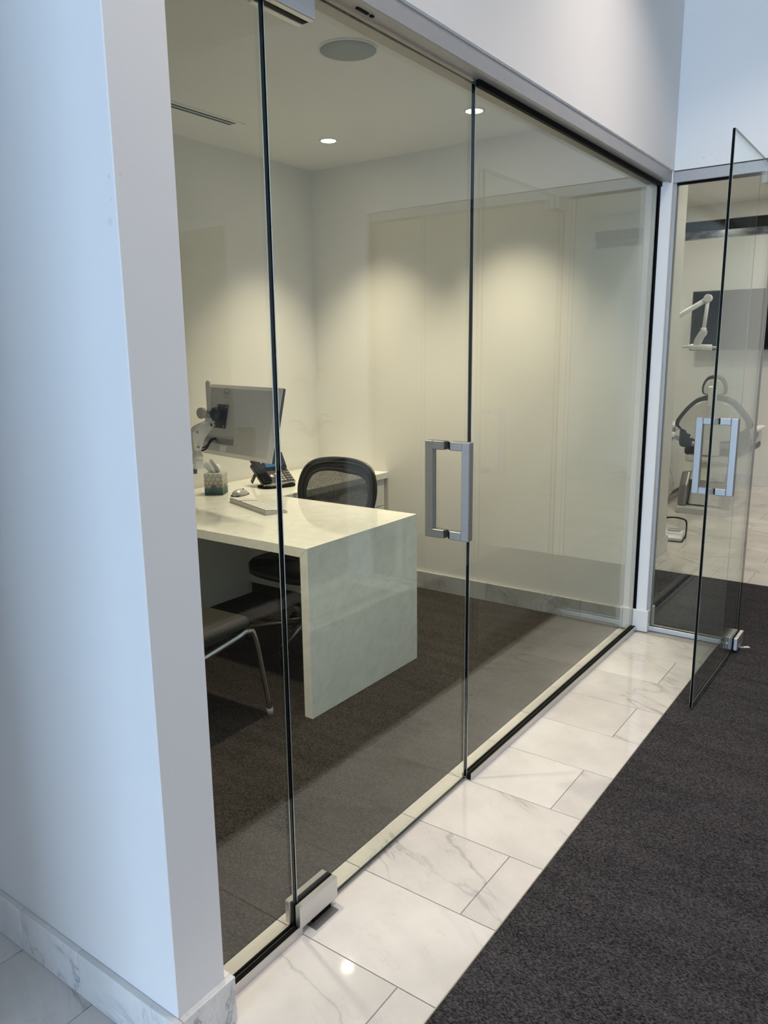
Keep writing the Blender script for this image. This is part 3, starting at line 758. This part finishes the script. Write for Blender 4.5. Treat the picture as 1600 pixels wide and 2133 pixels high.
# local: faces -y; T maps (x right, y into the body, z up the face)
T = Matrix.Translation((0, -0.092, 0.026)) @ Matrix.Rotation(R(-56), 4, 'X')
T2 = T @ Matrix.Translation((0, 0.0, 0.112)) @ Matrix.Rotation(R(24), 4, 'X')
def pb(name, mat, *a, parent=ph, frame=None, **k):
    bm = box(*a, **k); xf(bm, frame or T); return obj(name, bm, mat, parent, world=False)
pb('body', 'black_plastic', -0.108, 0.108, 0.0, 0.022, 0, 0.185, bev=0.004, seg=2)
pb('front_edge', 'silver_plastic', -0.107, 0.107, -0.001, 0.018, -0.005, 0.0, bev=0.001)
hs_ = pb('handset', 'black_gloss', -0.106, -0.052, -0.024, -0.0005, 0.003, 0.208, bev=0.009, seg=3)
scb = pb('screen_housing', 'black_gloss', -0.046, 0.106, -0.010, 0.010, 0.004, 0.112, bev=0.004, frame=T2)
pb('screen', 'phone_screen', -0.036, 0.070, -0.0115, -0.0098, 0.020, 0.092, parent=scb, frame=T2)
bm = bmesh.new()
for i in range(4):
    for j in range(3): bx(bm, 0.000+j*0.019, 0.014+j*0.019, -0.004, 0.0005, 0.014+i*0.019, 0.026+i*0.019, 0.001)
xf(bm, T); k_ = obj('number_keys', bm, 'silver_plastic', ph, world=False); k_['kind'] = 'stuff'
bm = bmesh.new()
for i in range(4):
    for j in range(2): bx(bm, 0.066+j*0.020, 0.080+j*0.020, -0.003, 0.0005, 0.016+i*0.021, 0.026+i*0.021, 0.001)
xf(bm, T); k_ = obj('function_keys', bm, 'gunmetal', ph, world=False); k_['kind'] = 'stuff'
bm = bmesh.new(); lathe(bm, [(0.014, 0), (0.014, -0.004), (0.006, -0.005)], 16, axis='y', c=(-0.024, -0.0005, 0.062)); xf(bm, T); obj('navigation_key', bm, 'silver_plastic', ph, world=False)
pts = [Vector(p) for p in smooth_loop([(-0.085, -0.105, 0.008), (0.02, -0.125, 0.008), (0.075, -0.120, 0.008), (0.085, -0.095, 0.008), (0.03, -0.085, 0.008), (-0.05, -0.06, 0.008), (-0.10, -0.02, 0.008), (-0.11, -0.06, 0.008)], 4)]
bm = bmesh.new(); tube(bm, pts, 0.008, 8, closed=True); obj('foot_loop', bm, 'black_rubber', ph, world=False)
bm = bmesh.new(); prism(bm, [(-0.088, 0.002), (-0.070, 0.002), (0.055, 0.088), (0.048, 0.104)], -0.10, 0.10, 'x', 0.002); obj('tray', bm, 'black_plastic', ph, world=False)
for s_ in (-0.085, 0.085):
    bm = bmesh.new(); tube(bm, [(s_, 0.095, 0.016), (s_, 0.035, 0.085)], [(0.006, 0.014)]*2, 8, flat=(1, 0, 0)); obj('rear_leg', bm, 'black_plastic', ph, world=False)

# ------------------------------------------------------------------ mesh office chair (local +x = front)
ch = thing('office_chair', (2.945, 1.365, 0.018), 'black mesh back office chair tucked in behind the desk', 'chair', rz=R(180))
ring2 = smooth_loop([(-0.10, 0.925), (0.10, 0.925), (0.225, 0.890), (0.272, 0.800), (0.262, 0.700), (0.205, 0.560), (0.140, 0.460), (0.06, 0.425), (-0.06, 0.425), (-0.140, 0.460), (-0.205, 0.560), (-0.262, 0.700), (-0.272, 0.800), (-0.225, 0.890)], 5)
def backx(y, z): return -0.235 - (z-0.45)*0.20 + 0.42*y*y
ring2 = [Vector((p.x*0.935, p.y)) for p in ring2]
cen = Vector((0, 0.69))
bm = bmesh.new(); pts = [(backx(p.x, p.y), p.x, p.y) for p in ring2]
tube(bm, pts, [(0.012, 0.019)]*len(pts), 10, closed=True, flat=(1, 0, 0)); bf = obj('back_frame', bm, 'black_plastic', ch, world=False)
# wide solid border and the woven panel
def shrink(k, kz=None): return [Vector((p.x*k, cen.y + (p.y-cen.y)*(kz or k))) for p in ring2]
bm = bmesh.new(); o_ = shrink(0.98); inn = [Vector((p.x*0.84, 0.688+(p.y-0.69)*0.78-(0.012 if p.y > 0.75 else 0)*(1-min(1, abs(p.x-0.06)/0.2)))) for p in ring2]
A = [bm.verts.new((backx(p.x, p.y), p.x, p.y)) for p in o_]; B = [bm.verts.new((backx(p.x, p.y)+0.002, p.x, p.y)) for p in inn]
for k in range(len(A)): f = bm.faces.new((A[k], A[(k+1) % len(A)], B[(k+1) % len(A)], B[k])); f.smooth = True
bd = obj('back_border', bm, 'black_plastic', ch, world=False); md = bd.modifiers.new('thickness', 'SOLIDIFY'); md.thickness = 0.006
bm = bmesh.new(); prev = [bm.verts.new((backx(p.x, p.y)+0.002, p.x, p.y)) for p in inn]
for s in (0.75, 0.5, 0.25):
    cur = []
    for p in inn:
        y_, z_ = p.x*s, 0.655+(p.y-0.655)*s; cur.append(bm.verts.new((backx(y_, z_)+0.002, y_, z_)))
    for k in range(len(cur)): f = bm.faces.new((prev[k], prev[(k+1) % len(cur)], cur[(k+1) % len(cur)], cur[k])); f.smooth = True
    prev = cur
bm.faces.new(prev); obj('back_mesh', bm, 'mesh_fabric', ch, world=False)
bm = bmesh.new(); tube(bm, smooth_path([(-0.06, 0, 0.42), (-0.20, 0, 0.42), (-0.262, 0, 0.52), (-0.262, 0, 0.62)], 5), [(0.018, 0.03)]*16, 10, flat=(0, 0, 1)); obj('back_spine', bm, 'black_plastic', ch, world=False)
so = smooth_loop([(-0.20, -0.16), (-0.22, 0.0), (-0.20, 0.16), (0.0, 0.245), (0.17, 0.235), (0.235, 0.14), (0.25, 0.0), (0.235, -0.14), (0.17, -0.235), (0.0, -0.245)], 5)
bm = bmesh.new(); lv = []
for s, z in ((0.90, 0.405), (1.0, 0.420), (1.0, 0.440), (0.95, 0.455), (0.6, 0.450), (0.2, 0.446)):
    lv.append([bm.verts.new((p.x*s, p.y*s, z - (0.03 if p.x > 0.2 else 0)*s)) for p in so])
for a, b in zip(lv, lv[1:]):
    for k in range(len(so)): f = bm.faces.new((a[k], a[(k+1) % len(so)], b[(k+1) % len(so)], b[k])); f.smooth = True
bm.faces.new(lv[0]); bm.faces.new(lv[-1]); obj('seat', bm, 'black_leather', ch, world=False)
bm = bmesh.new(); bx(bm, -0.12, 0.10, -0.07, 0.07, 0.345, 0.405, 0.012, 2); obj('tilt_mechanism', bm, 'black_plastic', ch, world=False)
for s in (-1, 1):
    bm = bmesh.new(); tube(bm, smooth_path([(-0.10, s*0.07, 0.385), (-0.14, s*0.24, 0.40), (-0.15, s*0.262, 0.47), (-0.13, s*0.262, 0.60)], 5), [(0.014, 0.02)]*16, 8, flat=(1, 0, 0)); a_ = obj('armrest', bm, 'black_plastic', ch, world=False)
    bm = bmesh.new(); bx(bm, -0.22, 0.03, s*0.262-0.040, s*0.262+0.034, 0.60, 0.628, 0.010, 3); obj('arm_pad', bm, 'black_leather', a_, world=False)
bm = bmesh.new(); lathe(bm, [(0.032, 0.095), (0.032, 0.20), (0.020, 0.205), (0.020, 0.345)], 18); obj('gas_lift', bm, 'black_gloss', ch, world=False)
bm = bmesh.new(); tube(bm, [(0.05, -0.07, 0.375), (0.05, -0.20, 0.372)], 0.006, 8); obj('lever', bm, 'white_plastic', ch, world=False)
for k in range(5):
    a = R(18+72*k); c, s = math.cos(a), math.sin(a)
    bm = bmesh.new(); tube(bm, [(0.02*c, 0.02*s, 0.105), (0.15*c, 0.15*s, 0.098), (0.305*c, 0.305*s, 0.078)], [(0.022, 0.020), (0.017, 0.018), (0.010, 0.013)], 8, flat=(0, 0, 1)); leg = obj('base_spoke', bm, 'chrome' if False else 'gunmetal', ch, world=False)
    bm = bmesh.new()
    for s2 in (-1, 1):
        lathe(bm, [(0.020, s2*0.006), (0.027, s2*0.008), (0.027, s2*0.024), (0.020, s2*0.026)], 14, axis='y')
    lathe(bm, [(0.008, 0.02), (0.008, 0.052)], 8)
    bx(bm, -0.02, 0.02, -0.012, 0.012, 0.012, 0.036, 0.006, 2)
    xf(bm, Matrix.Translation((0.305*c, 0.305*s, 0.027)) @ Matrix.Rotation(a+0.9, 4, 'Z')); obj('caster', bm, 'black_plastic', leg, world=False)

# ------------------------------------------------------------------ visitor chair (local +x = front)
vc = thing('visitor_chair', (1.86, 1.165, 0.003), 'visitor chair with taupe seat and chrome tube legs facing the desk', 'chair', rz=R(2))
bm = bmesh.new(); bx(bm, -0.24, 0.245, -0.245, 0.245, 0.430, 0.478, 0.018, 3); obj('seat', bm, 'taupe_leather', vc, world=False)
bm = bmesh.new(); bx(bm, -0.225, 0.225, -0.225, 0.225, 0.412, 0.430, 0.004); obj('seat_pan', bm, 'black_plastic', vc, world=False)
bm = bmesh.new(); lv = []
for i in range(7):
    z = 0.53+0.34*i/6; x = -0.255-0.10*i/6
    lv.append((x, z))
for (xa, za), (xb, zb) in zip(lv, lv[1:]): pass
prism(bm, [(x+0.018, z) for x, z in lv] + [(x-0.018, z) for x, z in reversed(lv)], -0.235, 0.235, 'y', 0.012, 3); obj('backrest', bm, 'taupe_leather', vc, world=False)
for s in (-1, 1):
    bm = bmesh.new(); tube(bm, smooth_path([(0.335, s*0.252, 0.0), (0.300, s*0.250, 0.20), (0.262, s*0.246, 0.385), (0.225, s*0.243, 0.418), (0.15, s*0.24, 0.405), (-0.10, s*0.24, 0.372), (-0.22, s*0.24, 0.36), (-0.262, s*0.243, 0.335), (-0.285, s*0.246, 0.20), (-0.32, s*0.252, 0.0)], 6), 0.0115, 12)
    lg = obj('leg', bm, 'chrome', vc, world=False)
    for xx, lean in ((0.335, 0.035), (-0.32, -0.035)):
        bm = bmesh.new(); tube(bm, [(xx, s*0.252, 0.0), (xx-lean*0.22, s*0.252, 0.042)], 0.0140, 12); obj('foot_cap', bm, 'cap_grey', lg, world=False)
    bm = bmesh.new(); tube(bm, smooth_path([(-0.22, s*0.225, 0.37), (-0.265, s*0.225, 0.45), (-0.30, s*0.225, 0.62), (-0.33, s*0.225, 0.75)], 4), 0.0105, 10); obj('back_upright', bm, 'chrome', vc, world=False)

# ------------------------------------------------------------------ paper tag on the carpet
tg = thing('paper_tag', (4.165, -0.568, 0.003), 'small white paper tag on the carpet by the open door hinge', 'tag', rz=R(-52))
bm = bmesh.new(); bx(bm, -0.026, 0.026, -0.010, 0.010, 0.0003, 0.0015); obj('slip', bm, 'paper', tg, world=False)
bm = bmesh.new(); bx(bm, -0.018, -0.004, -0.004, 0.004, 0.0015, 0.0018); obj('print_mark', bm, 'black_rubber', tg, world=False)

# ------------------------------------------------------------------ treatment room
dc = thing('dental_chair', (7.75, 0.46, 0), 'dental chair seen from behind with white shell and dark cushions', 'dental chair')
def dl(name, bm, mat, par=dc): return obj(name, bm, mat, par, world=False)
# local: chair faces +x, its back towards the glass; y to the left of the picture
out = smooth_loop([(-0.10, 1.085), (0.10, 1.085), (0.20, 1.03), (0.30, 0.91), (0.345, 0.82), (0.30, 0.775), (0.235, 0.745), (0.205, 0.69), (0.16, 0.655), (-0.16, 0.655), (-0.205, 0.69), (-0.235, 0.745), (-0.30, 0.775), (-0.345, 0.82), (-0.30, 0.91), (-0.20, 1.03)], 4)
def lean(bm): xf(bm, Matrix.Translation((0, 0, 0.6)) @ Matrix.Rotation(R(-10), 4, 'Y') @ Matrix.Translation((0, 0, -0.6))); return bm
bm = bmesh.new(); prism(bm, [(p.x, p.y) for p in out], -0.02, 0.055, 'x', 0.015, 3); dl('back_cushion', lean(bm), 'black_leather')
inn = [Vector((p.x*0.86, 0.86+(p.y-0.86)*0.86)) for p in out]
bm = bmesh.new(); prism(bm, [(p.x, p.y) for p in inn], -0.060, -0.02, 'x', 0.018, 3); sh = dl('back_shell', lean(bm), 'cream_plastic')
hd = smooth_loop([(-0.055, 1.275), (0.055, 1.275), (0.098, 1.215), (0.108, 1.15), (0.085, 1.105), (-0.085, 1.105), (-0.108, 1.15), (-0.098, 1.215)], 4)
bm = bmesh.new(); prism(bm, [(p.x, p.y) for p in hd], 0.00, 0.055, 'x', 0.014, 3); dl('headrest', lean(bm), 'black_leather')
hi = [Vector((p.x*0.78, 1.180+(p.y-1.185)*0.76)) for p in hd]
bm = bmesh.new(); prism(bm, [(p.x, p.y) for p in hi], -0.03, 0.0, 'x', 0.010, 2); dl('headrest_shell', lean(bm), 'cream_plastic')
bm = bmesh.new(); bx(bm, -0.085, -0.03, -0.035, 0.035, 1.02, 1.20, 0.008, 2); dl('headrest_bar', lean(bm), 'white_plastic')
for s in (-1, 1):
    bm = bmesh.new(); bx(bm, -0.02, 0.11, min(s*0.20, s*0.315), max(s*0.20, s*0.315), 0.585, 0.79, 0.045, 3); dl('side_cushion', bm, 'black_leather')
    bm = bmesh.new(); tube(bm, smooth_path([(0.05, s*0.315, 0.66), (0.06, s*0.375, 0.69), (0.06, s*0.385, 0.765), (0.06, s*0.36, 0.79)], 4), 0.022, 10); ar = dl('armrest', bm, 'grey_plastic')
    bm = bmesh.new(); bx(bm, -0.05, 0.26, s*0.37-0.035, s*0.37+0.035, 0.775, 0.81, 0.014, 3); dl('arm_pad', bm, 'white_plastic', ar)
bm = bmesh.new(); bx(bm, 0.0, 0.95, -0.26, 0.26, 0.515, 0.60, 0.03, 3); dl('seat_cushion', bm, 'black_leather')
bm = bmesh.new(); bx(bm, -0.075, 0.0, -0.075, 0.075, 0.53, 0.73, 0.012, 2); dl('hinge_cover', bm, 'white_plastic')
bm = bmesh.new(); bx(bm, -0.06, 0.75, -0.23, 0.23, 0.455, 0.525, 0.02, 2); dl('seat_frame', bm, 'cream_plastic')
bm = bmesh.new(); bx(bm, -0.085, -0.06, -0.075, 0.075, 0.475, 0.515, 0.004); dl('rear_bracket', bm, 'white_plastic')
bm = bmesh.new(); prism(bm, [(-0.12, 0.30), (0.55, 0.30), (0.55, 0.455), (-0.02, 0.455)], -0.16, 0.16, 'y', 0.015, 2); dl('lift_cover', bm, 'cream_plastic')
bm = bmesh.new(); prism(bm, [(-0.16, 0.07), (0.60, 0.07), (0.52, 0.30), (-0.06, 0.30)], -0.15, 0.15, 'y', 0.02, 2); dl('lift_column', bm, 'grey_plastic')
for s in (-1, 1):
    bm = bmesh.new(); prism(bm, [(-0.22, 0.06), (-0.02, 0.06), (0.02, 0.36), (-0.10, 0.37), (-0.18, 0.25)], min(s*0.155, s*0.235), max(s*0.155, s*0.235), 'y', 0.02, 2); dl('lift_shroud', bm, 'gunmetal')
bm = bmesh.new(); prism(bm, [tuple(p) for p in smooth_loop([(-0.30, -0.16), (-0.30, 0.16), (-0.20, 0.24), (0.55, 0.24), (0.62, 0.15), (0.62, -0.15), (0.55, -0.24), (-0.20, -0.24)], 3)], 0.0, 0.055, 'z', 0.015, 2); dl('base_plate', bm, 'grey_plastic')

cab = thing('treatment_cabinet', (8.1, 1.12, 0), 'white cabinet beside the dental chair', 'cabinet')
part('body', 'white_laminate', cab, 7.45, 8.9, 0.96, 1.5, 0.05, 0.70)
part('top', 'white_plastic', cab, 7.43, 8.92, 0.94, 1.52, 0.70, 0.73, bev=0.003)
part('plinth', 'dark_laminate', cab, 7.47, 8.88, 0.98, 1.5, 0.0, 0.05)
for i in range(3):
    xa = 7.455+i*0.48
    d = part('door', 'white_laminate', cab, xa, xa+0.475, 0.942, 0.959, 0.06, 0.69, bev=0.002)
    obj('handle', box(xa+0.18, xa+0.29, 0.926, 0.941, 0.62, 0.632, bev=0.002), 'brushed_steel', d)
du = thing('hose_stand', (7.15, 0.72, 0), 'stand with looped grey hoses and white handpieces by the dental chair', 'equipment')
bm = bmesh.new(); lathe(bm, [(0.10, 0.0), (0.10, 0.02), (0.03, 0.035), (0.022, 0.04), (0.022, 0.74), (0.018, 0.745)], 16, c=(7.15, 0.80, 0)); obj('stand_pole', bm, 'white_plastic', du)
bm = bmesh.new(); bx(bm, 7.08, 7.22, 0.66, 0.84, 0.745, 0.785, 0.012, 2); obj('holder', bm, 'white_plastic', du)
for i, (yy, zl, yo) in enumerate(((0.685, 0.30, 0.055), (0.705, 0.24, 0.075), (0.73, 0.20, 0.07), (0.75, 0.27, 0.05))):
    bm = bmesh.new(); tube(bm, smooth_path([(7.12, yy, 0.75), (7.11, yy-0.01, 0.55), (7.10, yy-yo, 0.40), (7.10, yy-yo-0.01, zl+0.06), (7.11, yy-0.02, zl-0.04), (7.14, yy+0.04, zl+0.02), (7.15, 0.79, 0.45)], 6), 0.007, 8); hz = obj('hose', bm, 'grey_plastic', du)
    bm = bmesh.new(); tube(bm, [(7.09, yy, 0.74), (7.085, yy, 0.83), (7.08, yy, 0.87)], [0.010, 0.012, 0.005], 10); obj('handpiece', bm, 'gunmetal' if i % 2 else 'white_plastic', hz)
fp = thing('foot_pedal', (6.38, 0.40, 0), 'white foot pedal with black hoop on the marble floor', 'foot pedal', rz=R(8))
bm = bmesh.new(); prism(bm, [(-0.11, 0.008), (0.11, 0.008), (0.11, 0.055), (0.0, 0.075), (-0.08, 0.045), (-0.11, 0.03)], -0.075, 0.075, 'y', 0.012, 2); obj('housing', bm, 'white_plastic', fp, world=False)
bm = bmesh.new(); bx(bm, -0.115, 0.115, -0.08, 0.08, 0.0, 0.009, 0.003); obj('rubber_base', bm, 'black_rubber', fp, world=False)
bm = bmesh.new(); tube(bm, smooth_path([(0.0, -0.088, 0.01), (0.0, -0.092, 0.12), (0.0, -0.075, 0.165), (0.0, 0.0, 0.178), (0.0, 0.075, 0.165), (0.0, 0.092, 0.12), (0.0, 0.088, 0.01)], 5), 0.006, 8); obj('carry_hoop', bm, 'black_rubber', fp, world=False)
bm = bmesh.new(); bx(bm, -0.02, 0.06, -0.05, 0.05, 0.062, 0.078, 0.006, 2); obj('treadle', bm, 'silver_plastic', fp, world=False)

tv = thing('wall_screen', (9.25, 0.35, 1.5), 'large black flat screen on the treatment room end wall', 'screen')
part('bezel', 'black_plastic', tv, 9.20, 9.235, -0.42, 1.105, 1.50, 2.36 - 0.225, bev=0.004)
part('display', 'black_gloss', tv, 9.1985, 9.2002, -0.405, 1.09, 1.515, 2.12)
part('mount', 'gunmetal', tv, 9.235, 9.399, 0.15, 0.55, 1.65, 2.0)
cl = sroot('window_6', (9.45, 0, 2.70), 'long dark clerestory slot high on the treatment room wall')
part('shade_roll', 'dark_void', cl, 9.44, 9.58, -2.35, 1.299, 2.80, 2.899)
part('frame', 'gunmetal', cl, 9.42, 9.46, -2.35, 1.299, 2.701, 2.712)
part('glass_pane', 'outdoor_view', cl, 9.47, 9.48, -2.35, 1.299, 2.712, 2.80)
la = thing('dental_light_arm', (7.3, 0.66, 1.53), 'white jointed dental lamp arm hanging beside the screen', 'dental light')
bm = bmesh.new(); tube(bm, [(7.3, 0.95, 1.70), (7.3, 0.733, 1.80), (7.3, 0.488, 1.945)], 0.022, 12); obj('upper_arm', bm, 'white_plastic', la)
bm = bmesh.new(); lathe(bm, [(0.030, -0.03), (0.034, -0.02), (0.034, 0.02), (0.030, 0.03)], 16, axis='x', c=(7.3, 0.487, 1.948)); obj('elbow_joint', bm, 'white_plastic', la)
bm = bmesh.new(); tube(bm, [(7.3, 0.487, 1.94), (7.3, 0.505, 1.69)], 0.016, 12); obj('drop_tube', bm, 'white_plastic', la)
bm = bmesh.new(); lathe(bm, [(0.022, 1.665), (0.024, 1.67), (0.024, 1.695), (0.018, 1.70)], 14, c=(7.3, 0.506, 0)); obj('collar', bm, 'white_plastic', la)
bm = bmesh.new(); prism(bm, [(0.475, 1.672), (0.535, 1.672), (0.575, 1.60), (0.585, 1.545), (0.525, 1.545), (0.515, 1.60), (0.48, 1.64)], 7.28, 7.32, 'x', 0.008, 2); obj('yoke', bm, 'grey_plastic', la)
bm = bmesh.new(); tube(bm, [(7.3, 0.628, 1.537), (7.3, 0.60, 1.537), (7.3, 0.595, 1.537), (7.3, 0.43, 1.530), (7.3, 0.425, 1.530)], [0.018, 0.024, 0.026, 0.026, 0.020], 12); obj('lamp_head', bm, 'white_plastic', la)
bm = bmesh.new(); tube(bm, [(7.3, 0.628, 1.537), (7.3, 0.675, 1.538)], 0.011, 10); obj('grip', bm, 'grey_plastic', la)
bm = bmesh.new(); tube(bm, [(7.3, 0.425, 1.530), (7.3, 0.365, 1.528)], 0.011, 10); obj('grip', bm, 'grey_plastic', la)
bm = bmesh.new(); tube(bm, [(7.3, 0.95, 0.9), (7.3, 0.95, 1.70)], 0.025, 12); obj('mast', bm, 'white_plastic', la)
bm = bmesh.new(); lathe(bm, [(0.12, 0.731), (0.12, 0.75), (0.03, 0.77), (0.026, 0.90)], 20, c=(7.3, 0.95, 0)); 
xf(bm, Matrix.Translation((0, 0, 0))); obj('mast_foot', bm, 'white_plastic', la)

# ------------------------------------------------------------------ reception counter with orchid and tumbler (seen mirrored in the glass)
rc = thing('reception_counter', (3.0, -2.1, 0), 'pale counter mirrored faintly in the office glass', 'counter')
part('body', 'grey_laminate', rc, 1.9, 4.128, -2.60, -2.02, 0.0, 0.82)
part('top', 'quartzite', rc, 1.88, 4.128, -2.62, -2.00, 0.82, 0.855, bev=0.003)
orc = thing('potted_orchid', (3.86, -2.09, 0.855), 'potted orchid mirrored in the glass above the office chair', 'plant')
bm = bmesh.new(); lathe(bm, [(0.045, 0.0), (0.058, 0.005), (0.066, 0.12), (0.060, 0.122), (0.056, 0.10)], 22); obj('pot', bm, 'ceramic', orc, world=False)
for k, (a, L, hgt) in enumerate(((0.3, 0.17, 0.10), (2.2, 0.19, 0.06), (3.6, 0.16, 0.12), (5.0, 0.18, 0.05), (1.2, 0.13, 0.16))):
    bm = bmesh.new(); rws = []
    for i in range(8):
        t = i/7; wd = 0.032*math.sin(math.pi*min(1, 0.12+0.88*t))**0.7
        x = L*t; z = 0.115+hgt*math.sin(t*2.2)
        rws.append([bm.verts.new((x*math.cos(a)-s*wd*math.sin(a), x*math.sin(a)+s*wd*math.cos(a), z+abs(s)*0.008)) for s in (-1, 0, 1)])
    for p, q in zip(rws, rws[1:]):
        for j in (0, 1): f = bm.faces.new((p[j], p[j+1], q[j+1], q[j])); f.smooth = True
    lf = obj('leaf', bm, 'leaf', orc, world=False); lf.modifiers.new('t', 'SOLIDIFY').thickness = 0.003
for sgn, hh in ((1, 0.56), (-1, 0.50)):
    pth = smooth_path([(0, 0, 0.10), (0.02*sgn, 0.01, 0.28), (0.04*sgn, 0.0, 0.46), (0.09*sgn, 0.0, hh), (0.17*sgn, 0.01, hh-0.02)], 6)
    bm = bmesh.new(); tube(bm, pth, 0.0035, 6); st = obj('stem', bm, 'stem_green', orc, world=False)
    for q in (13, 16, 19, 22, 24):
        c = pth[min(q, len(pth)-1)]
        bm = bmesh.new()
        for k in range(5):
            a = 2*math.pi*k/5
            p = [bm.verts.new((c.x, c.y-0.008, c.z))]
            for da, rr_ in ((-0.5, 0.020), (-0.25, 0.033), (0, 0.038), (0.25, 0.033), (0.5, 0.020)):
                p.append(bm.verts.new((c.x+rr_*math.cos(a+da), c.y-0.004, c.z+rr_*math.sin(a+da))))
            bm.faces.new(p)
        fo = obj('flower', bm, 'petal', st, world=False); fo.modifiers.new('t', 'SOLIDIFY').thickness = 0.002
tm = thing('tumbler', (3.27, -2.09, 0.855), 'grey handled tumbler mirrored in the glass over the monitor', 'tumbler')
bm = bmesh.new(); lathe(bm, [(0.036, 0.0), (0.038, 0.004), (0.040, 0.09), (0.049, 0.105), (0.050, 0.215), (0.047, 0.218)], 24); obj('cup', bm, 'tumbler_paint', tm, world=False)
bm = bmesh.new(); lathe(bm, [(0.050, 0.2185), (0.050, 0.232), (0.020, 0.236)], 24); obj('lid', bm, 'black_plastic', tm, world=False)
bm = bmesh.new(); tube(bm, [(0.012, 0, 0.235), (0.014, 0, 0.30)], 0.005, 8); obj('straw', bm, 'silver_plastic', tm, world=False)
bm = bmesh.new(); tube(bm, smooth_path([(-0.045, 0, 0.20), (-0.085, 0, 0.195), (-0.092, 0, 0.15), (-0.085, 0, 0.10), (-0.042, 0, 0.095)], 5), 0.008, 8); obj('handle', bm, 'tumbler_paint', tm, world=False)
